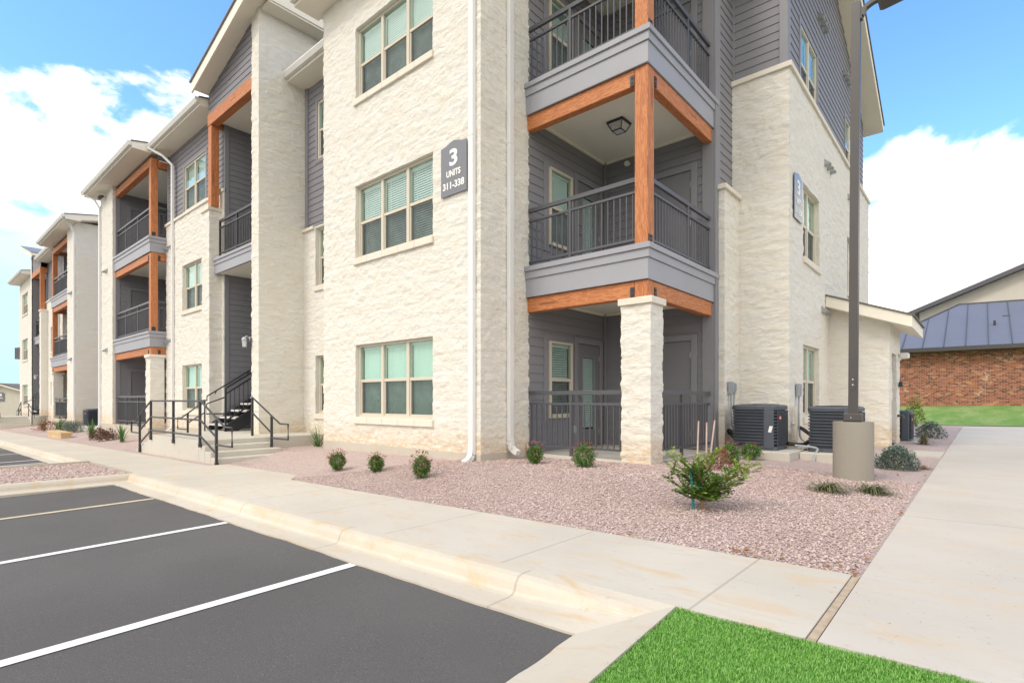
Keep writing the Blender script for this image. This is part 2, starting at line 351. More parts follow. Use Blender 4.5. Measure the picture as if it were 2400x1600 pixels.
    def cyl(s, x, y, z0, z1, r, n=24): return s.tube([(x, y, z0), (x, y, z1)], r, n)
    def build(s, name, mat, parent=None, smooth=False):
        V = np.concatenate(s.V) if s.V else np.zeros((0, 3)); V = V.copy(); V[:, 2] += XF['dz']
        Q = np.concatenate(s.Q) if s.Q else np.zeros((0, 4), int)
        F = s.F
        if XF['m'] is not None:
            V[:, 0] = 2 * XF['m'] - V[:, 0]; Q = Q[:, ::-1]; F = [tuple(reversed(f)) for f in F]
        loops = np.concatenate([Q.ravel(), np.array([i for f in F for i in f], int)]).astype(np.int32)
        cnt = np.concatenate([np.full(len(Q), Q.shape[1] if len(Q) else 4), np.array([len(f) for f in F], int)]).astype(np.int32)
        me = bpy.data.meshes.new(name)
        me.vertices.add(len(V)); me.vertices.foreach_set('co', V.astype(np.float32).ravel())
        me.loops.add(len(loops)); me.loops.foreach_set('vertex_index', loops)
        me.polygons.add(len(cnt)); me.polygons.foreach_set('loop_start', (np.cumsum(cnt) - cnt).astype(np.int32)); me.polygons.foreach_set('loop_total', cnt)
        me.update(calc_edges=True); me.validate(clean_customdata=False)
        if not smooth: me.shade_flat()
        me.materials.append(MATS[mat])
        o = bpy.data.objects.new(name, me); COL.objects.link(o)
        if parent is not None: o.parent = parent; o.matrix_parent_inverse = Matrix.Translation(-world_loc(parent))
        return o
def world_loc(o): return o.location if o.type == 'EMPTY' else Vector((0, 0, 0))   # meshes are modelled in world space
def tag(o, label, cat, group=None, kind=None):
    o['label'] = label; o['category'] = cat
    if group: o['group'] = group
    if kind: o['kind'] = kind
    return o
def thing(name, label, cat, loc, group=None):
    o = bpy.data.objects.new(name, None); COL.objects.link(o); x, y, z = loc
    if XF['m'] is not None: x = 2 * XF['m'] - x
    o.location = (x, y, z + XF['dz']); o.empty_display_size = .2
    return tag(o, label, cat, group)
def struct(o): o['kind'] = 'structure'; return o
def copy_tree(o, delta, parent=None):
    c = o.copy(); COL.objects.link(c)
    if parent is None: c.location = o.location + Vector(delta)
    else: c.parent = parent; c.matrix_parent_inverse = o.matrix_parent_inverse.copy()
    for ch in o.children: copy_tree(ch, delta, c)
    return c

# value noise on arrays
def _h(ix, iy, iz, sd=0):
    n = (ix.astype(np.int64) * 374761393 + iy.astype(np.int64) * 668265263 + iz.astype(np.int64) * 2147483647 + sd * 974634211) & 0x7fffffff
    n = ((n ^ (n >> 13)) * 1274126177) & 0x7fffffff
    n = ((n ^ (n >> 16)) * 1103515245 + 12345) & 0x7fffffff
    return ((n ^ (n >> 11)) & 0xffff) / 65535.
def vnoise(x, y, sd=0):
    x = np.asarray(x, float); y = np.asarray(y, float)
    ix = np.floor(x).astype(int); iy = np.floor(y).astype(int); fx = x - ix; fy = y - iy
    fx = fx * fx * (3 - 2 * fx); fy = fy * fy * (3 - 2 * fy); z = np.zeros_like(ix)
    a = _h(ix, iy, z, sd); b_ = _h(ix + 1, iy, z, sd); c = _h(ix, iy + 1, z, sd); d_ = _h(ix + 1, iy + 1, z, sd)
    return (a * (1 - fx) + b_ * fx) * (1 - fy) + (c * (1 - fx) + d_ * fx) * fy
def fbm(x, y, sd=0, o=4):
    s = 0; a = .5
    for k in range(o): s = s + a * vnoise(x * 2 ** k, y * 2 ** k, sd + k * 17); a *= .5
    return s
def sst(t): t = np.clip(t, 0, 1); return t * t * (3 - 2 * t)
rows_b = [-3.]
_r = random.Random(3)
while rows_b[-1] < 12: rows_b.append(rows_b[-1] + _r.choice((.13, .16, .2, .24)) * _r.uniform(.9, 1.1))
rows_b = np.array(rows_b)
def stone_h(a, z):
    z2 = z + .035 * (vnoise(a * 1.3, z * 1.3, 5) - .5); a2 = a + .10 * (vnoise(a * 2, z * 5, 6) - .5)
    ri = np.searchsorted(rows_b, z2) - 1; rh = rows_b[ri + 1] - rows_b[ri]; lz = (z2 - rows_b[ri]) / rh
    zz = np.zeros_like(ri); L = .28 + .30 * _h(ri, zz, zz, 1)
    t = a2 / L + 10 * _h(ri, zz, zz, 2); ci = np.floor(t).astype(int); la = t - ci
    hA = _h(ci, ri, zz, 3); hB = _h(ci, ri, zz, 4) - .5; hC = _h(ci, ri, zz, 5) - .5
    e = np.minimum(sst(np.minimum(la, 1 - la) * L / .03), sst(np.minimum(lz, 1 - lz) * rh / .03))
    body = .005 * hA + .009 * hB * (la - .5) + .010 * hC * (lz - .5)
    wa = a + .25 * (vnoise(a * 2.3, z * 2.3, 71) - .5); wz = z + .10 * (vnoise(a * 1.7, z * 2.6, 72) - .5)
    f1 = fbm(wa * 4.8 + wz * 1.6, wz * 8.5, 30); f2 = fbm(wa * 10. - wz * 3., wz * 16, 50); f3 = fbm(wa * 2.2, wz * 3.0, 90)
    ledge = .0045 * sst((f1 - .44) / .06) + .0045 * sst((f2 - .47) / .06) + .003 * sst((f1 - .56) / .05)
    soft = .006 * (f3 - .45) + .006 * (f2 - .45)
    return .003 + body * (.5 + .5 * e) + ledge * (.75 + .25 * e) + soft - .0015 * (1 - e)

def stone_panel(mb, ax, c, a0, a1, z0, z1, nrm, holes=(), step=.03, cor=(0, 0), rev=.13, zclip=None):
    """chipped stone wall: plane ax = c, a range, outward normal nrm; holes (a0,a1,z0,z1); cor = convex corner at a0 / a1"""
    def lines(lo, hi, cuts):
        ks = sorted({lo, hi, *[q for q in cuts if lo < q < hi]}); out = []
        for p, q in zip(ks[:-1], ks[1:]): n = max(1, int(round((q - p) / step))); out += list(np.linspace(p, q, n, endpoint=False))
        return np.array(out + [hi])
    A = lines(a0, a1, [q for h in holes for q in h[:2]]); Z = lines(z0, z1, [q for h in holes for q in h[2:]])
    AA, ZZ = np.meshgrid(A, Z, indexing='ij'); na, nz = AA.shape
    if zclip: ZZ = np.minimum(ZZ, zclip(AA))
    par = (AA - c) if ax == 'y' else (c - AA)
    H = stone_h(par, ZZ)
    ta = np.zeros_like(AA)
    if cor[0]: ta -= H * np.clip(1 - (AA - a0) / .05, 0, 1)
    if cor[1]: ta += H * np.clip(1 - (a1 - AA) / .05, 0, 1)
    off = c + nrm * H
    V = np.stack([AA + ta, off, ZZ], -1) if ax == 'y' else np.stack([off, AA + ta, ZZ], -1)
    i, j = np.meshgrid(np.arange(na - 1), np.arange(nz - 1), indexing='ij')
    ac = (A[i] + A[i + 1]) / 2; zc = (Z[j] + Z[j + 1]) / 2; keep = np.ones_like(ac, bool)
    for h in holes: keep &= ~((ac > h[0]) & (ac < h[1]) & (zc > h[2]) & (zc < h[3]))
    i, j = i[keep], j[keep]; q = np.stack([i * nz + j, (i + 1) * nz + j, (i + 1) * nz + j + 1, i * nz + j + 1], -1)
    flip = (nrm > 0) if ax == 'y' else (nrm < 0)
    if flip: q = q[:, ::-1]
    mb.addq(V.reshape(-1, 3), q)
    for h in holes:                                   # reveals
        i0, i1 = np.searchsorted(A, h[0] - 1e-6), np.searchsorted(A, h[1] - 1e-6); j0, j1 = np.searchsorted(Z, h[2] - 1e-6), np.searchsorted(Z, h[3] - 1e-6)
        loop = [(k, j0) for k in range(i0, i1)] + [(i1, k) for k in range(j0, j1)] + [(k, j1) for k in range(i1, i0, -1)] + [(i0, k) for k in range(j1, j0, -1)]
        P = [V[k] for k in loop]; cc = c - nrm * rev
        P2 = [(A[k[0]], cc, Z[k[1]]) if ax == 'y' else (cc, A[k[0]], Z[k[1]]) for k in loop]
        n = len(P); f = [(k, n + k, n + (k + 1) % n, (k + 1) % n) for k in range(n)]
        if not flip: f = [tuple(reversed(x)) for x in f]
        mb.add(P + P2, [tuple(reversed(x)) for x in f])
    return mb

EXPO = .155
def siding_panel(mb, ax, c, a0, a1, z0, z1, nrm, holes=(), ztop=None):
    """horizontal lap boards; ztop(a) may clip the top to a slope"""
    def P(a, z, p): return (a, c + nrm * p, z) if ax == 'y' else (c + nrm * p, a, z)
    flip = (nrm > 0) if ax == 'y' else (nrm < 0)
    def quad(pts): mb.add(pts, [(3, 2, 1, 0) if flip else (0, 1, 2, 3)])
    k = math.floor(z0 / EXPO)
    while k * EXPO < z1:
        zb, zt = k * EXPO, (k + 1) * EXPO; k += 1
        lo, hi = max(zb, z0), min(zt, z1)
        if hi - lo < 1e-4: continue
        cuts = sorted({lo, hi, *[q for h in holes for q in h[2:4] if lo < q < hi]})
        off = lambda z: .016 - .013 * (z - zb) / EXPO
        for s0, s1 in zip(cuts[:-1], cuts[1:]):
            spans = [(a0, a1)]; zm = (s0 + s1) / 2
            for h in holes:
                if h[2] < zm < h[3]: spans = [x for (p, q) in spans for x in ((p, min(q, h[0])), (max(p, h[1]), q)) if x[1] - x[0] > 1e-4]
            for p, q in spans:
                if ztop:                               # clip polygon against a sloping top
                    tp, tq = ztop(p), ztop(q); poly = [(p, s0), (q, s0), (q, s1), (p, s1)]; out = []
                    ins = lambda v: v[1] <= ztop(v[0]) + 1e-9
                    for m_ in range(4):
                        A_, B_ = poly[m_], poly[(m_ + 1) % 4]
                        if ins(A_): out.append(A_)
                        if ins(A_) != ins(B_):
                            fa, fb = ztop(A_[0]) - A_[1], ztop(B_[0]) - B_[1]; t_ = fa / (fa - fb); out.append((A_[0] + (B_[0] - A_[0]) * t_, A_[1] + (B_[1] - A_[1]) * t_))
                    if len(out) < 3: continue
                    pts = [P(a, z, off(z)) for a, z in out]; ids = tuple(range(len(pts))); mb.add(pts, [tuple(reversed(ids)) if flip else ids])
                else: quad([P(p, s0, off(s0)), P(q, s0, off(s0)), P(q, s1, off(s1)), P(p, s1, off(s1))])
                if ztop:                               # keep the board's lip under the slope as well
                    keep_ = [u for u in np.linspace(p, q, 121) if ztop(u) >= zb]
                    if len(keep_) < 2: continue
                    p, q = float(keep_[0]), float(keep_[-1])
                if s0 == zb: quad([P(p, s0, .003), P(q, s0, .003), P(q, s0, .016), P(p, s0, .016)])
    return mb

def abox(mb, ax, c0, c1, a0, a1, z0, z1, ch=0.):       # box given across (c) and along (a) a wall
    return mb.box(a0, a1, c0, c1, z0, z1, ch) if ax == 'y' else mb.box(c0, c1, a0, a1, z0, z1, ch)

def window(parent, ax, c, nrm, a0, a1, z0, z1, cols=2, depth=.10, sill=True, trim=False, blind='blind_white', tilt=.85, screen=True, label=None):
    """single-hung window: frame, glass, blind, screens, sill; c = wall face, glass sits depth behind it"""
    g = c - nrm * depth; zm = (z0 + z1) / 2; fw = .045
    fr = MB(); D = lambda lo, hi: (g + nrm * lo, g + nrm * hi)
    B = lambda mb, d, p, q, r, s, ch=.004: abox(mb, ax, d[0], d[1], p, q, r, s, ch)
    B(fr, D(-.05, .035), a0, a1, z0, z0 + fw); B(fr, D(-.05, .035), a0, a1, z1 - fw, z1)
    B(fr, D(-.05, .034), a0, a0 + fw, z0 + fw, z1 - fw); B(fr, D(-.05, .034), a1 - fw, a1, z0 + fw, z1 - fw)
    W = (a1 - a0 - 2 * fw - (cols - 1) * .075) / cols; cells = []
    for k in range(cols):
        p = a0 + fw + k * (W + .075); cells.append((p, p + W))
        if k: B(fr, D(-.05, .033), p - .075, p, z0 + fw, z1 - fw)
        B(fr, D(-.03, .020), p, p + W, zm - .028, zm + .028)
        for u0, u1 in ((p, p + .03), (p + W - .03, p + W)): B(fr, D(-.03, .012), u0, u1, z0 + fw + .03, zm - .028)
        B(fr, D(-.03, .012), p, p + W, z0 + fw, z0 + fw + .03)
    win = fr.build('window', 'almond_vinyl', parent)
    if label: win['label'] = label
    def sheet(mb, d, p, q, r, s):
        y = g + nrm * d; v = [(p, y, r), (q, y, r), (q, y, s), (p, y, s)] if ax == 'y' else [(y, p, r), (y, q, r), (y, q, s), (y, p, s)]
        flip = (nrm > 0) if ax == 'y' else (nrm < 0); mb.add(v, [(3, 2, 1, 0) if flip else (0, 1, 2, 3)])
    gl = MB(); sc = MB(); bl = MB()
    for p, q in cells:
        sheet(gl, .006, p, q, zm + .028, z1 - fw); sheet(gl, -.012, p + .03, q - .03, z0 + fw + .03, zm - .028)
        if screen: sheet(sc, .004, p + .03, q - .03, z0 + fw + .03, zm - .028)
        zz = z1 - fw - .05; k = 0
        B(bl, D(-.085, -.04), p + .004, q - .004, z1 - fw - .045, z1 - fw - .002, 0)
        while zz > z0 + fw + .01:                      # slats
            y0, y1 = g - nrm * .105, g - nrm * .062; dzv = .05 * tilt + .006; zt = min(zz + dzv / 2, z1 - fw - .003); zb = zz - dzv / 2
            y0, y1 = g - nrm * (.062 + .022 * (1 - tilt)), g - nrm * (.062 - .022 * (1 - tilt))
            pts = [(p + .008, y1, zb), (q - .008, y1, zb), (q - .008, y0, zt), (p + .008, y0, zt)] if ax == 'y' else [(y1, p + .008, zb), (y1, q - .008, zb), (y0, q - .008, zt), (y0, p + .008, zt)]
            bl.add(pts, [(0, 1, 2, 3)]); zz -= .042; k += 1
        for u in (p + .22 * (q - p), p + .78 * (q - p)):
            B(bl, D(-.0375, -.0355), u - .003, u + .003, z0 + fw + .01, z1 - fw - .05, 0)
    gl.build('pane', 'window_glass', win); bl.build('blind', blind, win)
    if screen: sc.build('screen', 'insect_screen', win)
    dk = MB(); sheet(dk, -.30, a0 - .1, a1 + .1, z0 - .1, z1 + .1); dk.build('room_backing', 'dark_interior', win)
    if sill:
        s = MB(); n = max(2, int((a1 - a0) / .45)); e = (a1 - a0 + .06) / n
        for k in range(n): abox(s, ax, g + nrm * .036, c + nrm * .055, a0 - .03 + k * e + .003, a0 - .03 + (k + 1) * e - .003, z0 - .125, z0 - .004, .006)
        s.build('sill', 'trim_stone', win)
    if trim:
        s = MB(); d0, d1 = c - nrm * (depth - .01), c + nrm * .026
        for p, q, r, u in ((a0 - .09, a0, z0 - .09, z1 + .09), (a1, a1 + .09, z0 - .09, z1 + .09), (a0, a1, z0 - .09, z0), (a0, a1, z1, z1 + .09)): abox(s, ax, d0, d1, p, q, r, u, .003)
        s.build('window_trim', 'grey_trim', win)
    return win

def door(parent, ax, c, nrm, a0, a1, z0, z1, glass=False, hinge=1, label=None):
    mb = MB(); B = lambda m_, lo, hi, p, q, r, s, ch=.003: abox(m_, ax, c + nrm * lo, c + nrm * hi, p, q, r, s, ch)
    if glass:
        gz0, gz1, ga0, ga1 = z0 + .28, z1 - .22, a0 + .15, a1 - .15
        B(mb, -.02, .008, a0, ga0, z0, z1); B(mb, -.02, .008, ga1, a1, z0, z1); B(mb, -.02, .0075, ga0, ga1, z0, gz0); B(mb, -.02, .0075, ga0, ga1, gz1, z1)
    else: B(mb, -.02, .008, a0, a1, z0, z1)
    dr = mb.build('door', 'grey_door', parent)
    if label: dr['label'] = label
    tr = MB()
    B(tr, -.03, .032, a0 - .12, a0 - .01, z0, z1 + .12); B(tr, -.03, .032, a1 + .01, a1 + .12, z0, z1 + .12); B(tr, -.03, .031, a0 - .01, a1 + .01, z1 + .01, z1 + .12)
    tr.build('door_frame', 'grey_trim', dr)
    ka = a0 + .07 if hinge > 0 else a1 - .07; kn = MB()
    for zk in (z0 + .95, z0 + 1.12):
        p0 = (ka, c + nrm * .008, zk) if ax == 'y' else (c + nrm * .008, ka, zk); p1 = (ka, c + nrm * .06, zk) if ax == 'y' else (c + nrm * .06, ka, zk)
        kn.tube([p0, p1], .022 if zk < z0 + 1 else .016, 10)
    kn.build('door_handle', 'galvanised', dr)
    hg = MB(); ha = a1 - .005 if hinge > 0 else a0 + .005
    for zk in (z0 + .25, z0 + 1., z1 - .25): B(hg, .008, .02, ha - .012, ha + .012, zk - .05, zk + .05)
    hg.build('hinge', 'galvanised', dr)
    if glass:
        f = MB()
        for p, q, r, s in ((ga0, ga0 + .03, gz0, gz1), (ga1 - .03, ga1, gz0, gz1), (ga0 + .03, ga1 - .03, gz0, gz0 + .03), (ga0 + .03, ga1 - .03, gz1 - .03, gz1)): B(f, -.02, .016, p, q, r, s)
        f.build('glazing_bead', 'grey_trim', dr)
        g = MB(); cc = c - nrm * .008; q4 = [(ga0 + .03, gz0 + .03), (ga1 - .03, gz0 + .03), (ga1 - .03, gz1 - .03), (ga0 + .03, gz1 - .03)]; g.add([(u, cc, v) if ax == 'y' else (cc, u, v) for u, v in q4], [(3, 2, 1, 0) if ((nrm > 0) if ax == 'y' else (nrm < 0)) else (0, 1, 2, 3)]); g.build('pane', 'window_glass', dr)
        bl = MB(); zz = gz1 - .06
        while zz > gz0 + .05: B(bl, -.024, -.019, ga0 + .04, ga1 - .04, zz - .016, zz + .016, 0); zz -= .042
        bl.build('blind', 'blind_white', dr)
        bk = MB(); B(bk, -.045, -.040, ga0, ga1, gz0, gz1, 0); bk.build('door_backing', 'dark_interior', dr)
    return dr

def rail_run(mb, p0, p1, zf, posts=(), drop=0.):
    """flat-bar railing between plan points; posts = fractions"""
    (x0, y0), (x1, y1) = p0, p1; L = math.hypot(x1 - x0, y1 - y0); ux, uy = (x1 - x0) / L, (y1 - y0) / L
    def seg(z0, z1, w): mb.bar((x0, y0, (z0 + z1) / 2), (x1, y1, (z0 + z1) / 2), w, z1 - z0)
    seg(zf + .985, zf + 1.05, .05); seg(zf + .82, zf + .855, .038); seg(zf + .125, zf + .16, .038)
    n = max(1, int(L / .102))
    for k in range(n):
        s = (k + .5) / n * L; mb.box(x0 + ux * s - .008, x0 + ux * s + .008, y0 + uy * s - .008, y0 + uy * s + .008, zf + .155, zf + .825)
    for f in posts:
        s = f * L; mb.box(x0 + ux * s - .022, x0 + ux * s + .022, y0 + uy * s - .022, y0 + uy * s + .022, zf - drop, zf + .99)

def wood(mb, x0, x1, y0, y1, z0, z1): return mb.box(x0, x1, y0, y1, z0, z1, .008)

def balcony(parent, xa, xc, yf, yr, zt, name_label=None, xin=None, yin=None):
    """one upper deck: front xa..xc at yf, return at xc from yf to yr; zt = deck top; beams, fascia, ceiling below"""
    xi = xa if xin is None else xin; yi = yr if yin is None else yin
    s = MB(); s.box(xi + .005, xc - .04, yf + .04, yi - .005, zt - .45, zt - .03); bal = s.build('balcony', 'grey_trim', parent)
    if name_label: bal['label'] = name_label
    c = MB(); c.box(xi + .01, xc - .09, yf + .09, yi - .01, zt - .50, zt - .452); c.build('ceiling', 'ceiling_cream', bal)
    m = MB(); cw = .06
    for k, (z0, z1) in enumerate(((zt - .60, zt - .456), )):   # cream cornice round the ceiling
        m.box(xi + .012, xi + .05, yf + .16, yi - .012, zt - .54, zt - .501); m.box(xi + .05, xc - .16, yi - .05, yi - .012, zt - .54, zt - .501)
    m.build('cornice', 'soffit_cream', bal)
    f = MB()                                         # two-step fascia with cap
    for (o, z0, z1) in ((0., zt - .51, zt - .205), (.022, zt - .205, zt - .08), (.05, zt - .08, zt)):
        f.box(xa, xc + o, yf - o, yf + .035, z0, z1, .003); f.box(xc - .035, xc + o - .001, yf + .035, yr, z0, z1 - .0005, .003)
    f.build('fascia', 'grey_fascia', bal)
    b1 = MB(); wood(b1, xa + .005, xc - .235, yf + .045, yf + .185, zt - .755, zt - .512); b1.build('beam', 'cedar_along', bal)
    b2 = MB(); wood(b2, xc - .17, xc - .03, yf + .245, yr - .02, zt - .755, zt - .512) if yr - yf > .5 else wood(b2, xc - .17, xc - .03, yf + .245, yr + .1, zt - .755, zt - .512)
    b2.build('beam', 'cedar_across', bal)
    p = MB(); p.box(xc - .30, xc - .236, yf + .028, yf + .044, zt - .755, zt - .60, .003)
    for q in (zt - .71, zt - .64): p.tube([(xc - .268, yf + .03, q), (xc - .268, yf + .018, q)], .012, 8)
    p.build('bracket', 'metal_plate', bal)
    p = MB(); p.box(xc - .029, xc - .014, yf + .247, yf + .31, zt - .755, zt - .60, .003)
    for q in (zt - .71, zt - .64): p.tube([(xc - .016, yf + .28, q), (xc - .004, yf + .28, q)], .012, 8)
    p.build('bracket', 'metal_plate', bal)
    return bal
def corner_post(bal, xc, yf, z0, z1):
    p = MB(); wood(p, xc - .232, xc - .025, yf + .04, yf + .243, z0, z1); p.build('post', 'cedar_upright', bal)
    k = MB(); k.box(xc - .0245, xc - .010, yf + .06, yf + .17, z0 + .01, z0 + .14, .003)
    for q in (z0 + .05, z0 + .11): k.tube([(xc - .012, yf + .115, q), (xc + .006, yf + .115, q)], .012, 8)
    k.build('bracket', 'metal_plate', bal)
def post_block(parent, xc, yf, z0, z1): p = MB(); wood(p, xc - .232, xc - .025, yf + .04, yf + .243, z0, z1); p.build('post', 'cedar_upright', parent)
def balcony_rails(bal, xa, xc, yf, yr, zt, fracs):
    m = MB(); rail_run(m, (xa + .01, yf + .10), (xc - .235, yf + .10), zt, fracs[0]); m.build('railing', 'metal_charcoal', bal)
    if yr - yf > .6: m = MB(); rail_run(m, (xc - .08, yf + .25), (xc - .08, yr - .02), zt, fracs[1]); m.build('railing', 'metal_charcoal', bal)
    else: m = MB(); rail_run(m, (xc - .08, yf + .25), (xc - .08, yr + .02), zt, ()); m.build('railing', 'metal_charcoal', bal)

def downspout(parent, x, y, z0, z1, nrm, elbow=True, top=None):
    """nrm: wall's outward normal in plan; runs down the wall and kicks out at the foot"""
    nx, ny = nrm; m = MB(); cx, cy = x + nx * .045, y + ny * .045; hx, hy = (.052, .038) if ny else (.038, .052)
    m.box(cx - hx, cx + hx, cy - hy, cy + hy, z0 + .2, z1, .006)
    for k in range(1, 4):
        z = z0 + (z1 - z0) * k / 3.6; m.box(cx - hx - .004, cx + hx + .004, cy - hy - .004, cy + hy + .004, z, z + .02)
    if elbow:
        pts = [(cx, cy, z0 + .22), (cx + nx * .01, cy + ny * .01, z0 + .13), (cx + nx * .06, cy + ny * .06, z0 + .06), (cx + nx * .17, cy + ny * .17, z0 + .01)]
        for a, b_ in zip(pts[:-1], pts[1:]): m.bar(a, b_, .10, .076)
    if top:
        for a, b_ in zip(top[:-1], top[1:]): m.bar(a, b_, .085, .07)
    return m.build('downspout', 'downspout_white', parent)

def eave(parent, x0, x1, ye, yw, zs, yridge, zridge, gutter=True, ends=True):
    """mono slope from the eave to the ridge: cream soffit and fascia, shingles on top, gutter along the edge"""
    sl = (zridge - zs - .2) / (yridge - ye)
    r = MB(); r.prism([(ye, zs), (yw + .05, zs), (yw + .05, zs + .06), (yridge, zridge - .16), (yridge, zridge), (ye, zs + .2)], 'x', x0, x1)
    rf = r.build('roof', 'soffit_cream', parent)
    t_ = MB(); t_.prism([(ye - .03, zs + .2 - .03 * sl + .003), (yridge, zridge + .003), (yridge, zridge + .035), (ye - .03, zs + .235 - .03 * sl)], 'x', x0 - .03, x1 + .03); t_.build('shingles', 'shingle', rf)
    if gutter:
        g = MB(); prof = [(ye - .004, zs + .19), (ye - .12, zs + .19), (ye - .13, zs + .15), (ye - .105, zs + .10), (ye - .085, zs + .06), (ye - .004, zs + .06)]
        g.prism(prof, 'x', x0 - .01, x1 + .01); g.build('gutter', 'gutter_white', rf)
    return rf

def vent_hood(parent, ax, c, nrm, a, z, n=2, dx=.24, stack=False):
    for k in range(n):
        m = MB(); aa = a + k * dx; zz = z - (.0 if not stack else .0)
        P = lambda s, p, q: (s, c + nrm * p, q) if ax == 'y' else (c + nrm * p, s, q)
        m.add([P(aa - .06, .0, zz + .08), P(aa + .06, .0, zz + .08), P(aa + .06, .13, zz - .04), P(aa - .06, .13, zz - .04), P(aa - .06, 0, zz - .07), P(aa + .06, 0, zz - .07), P(aa + .06, .10, zz - .07), P(aa - .06, .10, zz - .07)],
              [(0, 1, 2, 3), (3, 2, 6, 7), (4, 5, 6, 7), (0, 3, 7, 4), (1, 5, 6, 2), (0, 4, 5, 1)])
        m.build('vent_hood', 'galvanised', parent)

# ---------------------------------------------------------------- ground levels
def gz(x): return -1.045 + .0145 * (np.clip(x, -90, 12) + .578)
def ground_z(x, y):
    return gz(x) + .18 * sst((np.asarray(y, float) - 3.78) / 2.2) * sst((-.54 - np.asarray(x, float)) / 2.6)
def asp_z(x, y): return gz(x) - .12 + .018 * (np.asarray(y, float) - 2.28)

def sheet(name, mat, xs, ys, zf, dz=0., thick=0.):
    X, Y = np.meshgrid(xs, ys, indexing='ij'); Z = zf(X, Y) + dz; na, nb = X.shape
    i, j = np.meshgrid(np.arange(na - 1), np.arange(nb - 1), indexing='ij'); i = i.ravel(); j = j.ravel()
    m = MB(); m.addq(np.stack([X, Y, Z], -1).reshape(-1, 3), np.stack([i * nb + j, (i + 1) * nb + j, (i + 1) * nb + j + 1, i * nb + j + 1], -1))
    if thick:
        loop = [(k, 0) for k in range(na)] + [(na - 1, k) for k in range(1, nb)] + [(k, nb - 1) for k in range(na - 2, -1, -1)] + [(0, k) for k in range(nb - 2, 0, -1)]
        P = [(X[a], Y[a], Z[a]) for a in loop]; n = len(P); P += [(p[0], p[1], p[2] - thick) for p in P]
        m.add(P, [(n + k, n + (k + 1) % n, (k + 1) % n, k) for k in range(n)])
    return m
G1 = lambda x, y: gz(x)
lin = np.linspace
struct(sheet('ground', 'dry_earth', np.array([-900, -300, -90, -60, -30, -10, 0, 12, 60, 300, 900.]), np.array([-600, -100, -20, 0, 10, 40, 120, 400, 1200.]), lambda x, y: gz(x), -.62).build('ground', 'dry_earth'))
am = sheet('asphalt', 'asphalt', lin(-75, -1.0, 40), np.array([-40, -20, -10, -5, 0, 2.5]), asp_z); struct(am.build('parking_lot', 'asphalt'))
am = sheet('asphalt', 'asphalt', np.array([-1.0, 10., 30]), np.array([-40, -20, -10, -5, -4.2]), asp_z, .002); struct(am.build('road', 'asphalt'))
sw = sheet('front walk', '', lin(-75, -.585, 60), np.array([2.634, 3.2, 3.78]), G1, 0., .3); struct(sw.build('sidewalk', 'walk_concrete'))
sw = sheet('entry pad', '', np.array([-10.6, -9.8, -8.87]), np.array([3.78, 4.3, 4.76]), G1, -.002, .3)
sw.add([(-8.87, 3.781, gz(-8.87) - .002), (-7.5, 3.781, gz(-7.5) - .002), (-8.87, 4.76, gz(-8.87) - .002)], [(0, 1, 2)]); sw.add([(-10.6, 4.76, gz(-10.6) - .002), (-8.87, 4.76, gz(-8.87) - .002), (-10.5, 5.0, gz(-10.5) - .002)], [(0, 1, 2)])
struct(sw.build('entry_path', 'walk_concrete'))
sw = sheet('side walk', '', np.array([-.535, .5, 1.6, 3.2]), np.array([2.634, 6, 12, 20, 28.2]), G1, 0., .3); struct(sw.build('side_walk', 'side_walk_concrete'))
sw = MB(); sw.box(-.580, -.543, 2.634, 3.78, -1.4, float(gz(-.56)) - .006); struct(sw.build('walk_joint', 'tan_joint'))
sw = sheet('cross', '', np.array([-14, -.54]), np.array([27.7, 28.2]), G1, .002, .3); struct(sw.build('cross_path', 'side_walk_concrete'))
sw = sheet('stoop path', '', np.array([-1.30, -.54]), np.array([12.45, 13.7]), G1, .02, .3); struct(sw.build('door_path', 'walk_concrete'))
struct(sheet('gravel', '', np.concatenate([lin(-75, -20, 24), lin(-19, -.3, 60)]), np.concatenate([lin(3.70, 7, 18), lin(8, 28, 12)]), ground_z, -.012).build('gravel_bed', 'gravel_sheet'))
struct(sheet('isl', '', lin(-13.60, -10.42, 8), lin(-3.4, 2.60, 10), G1, -.035).build('gravel_island', 'gravel_sheet'))
def lawn_z(x, y): return gz(x) + .02 + .72 * sst((y - 28.2) / 8.)
struct(sheet('lawn', '', lin(-16, 40, 30), lin(28.2, 60, 30), lawn_z).build('far_lawn', 'far_lawn'))
tb = sheet('turf', '', lin(-1.19, 3.2, 12), lin(-4, 2.66, 12), G1, -.013); tb.V[0][:, 0] += .08 * (2.63 - tb.V[0][:, 1]); struct(tb.build('turf_bed', 'turf_base'))   # the turf edge runs slightly askew to the walk

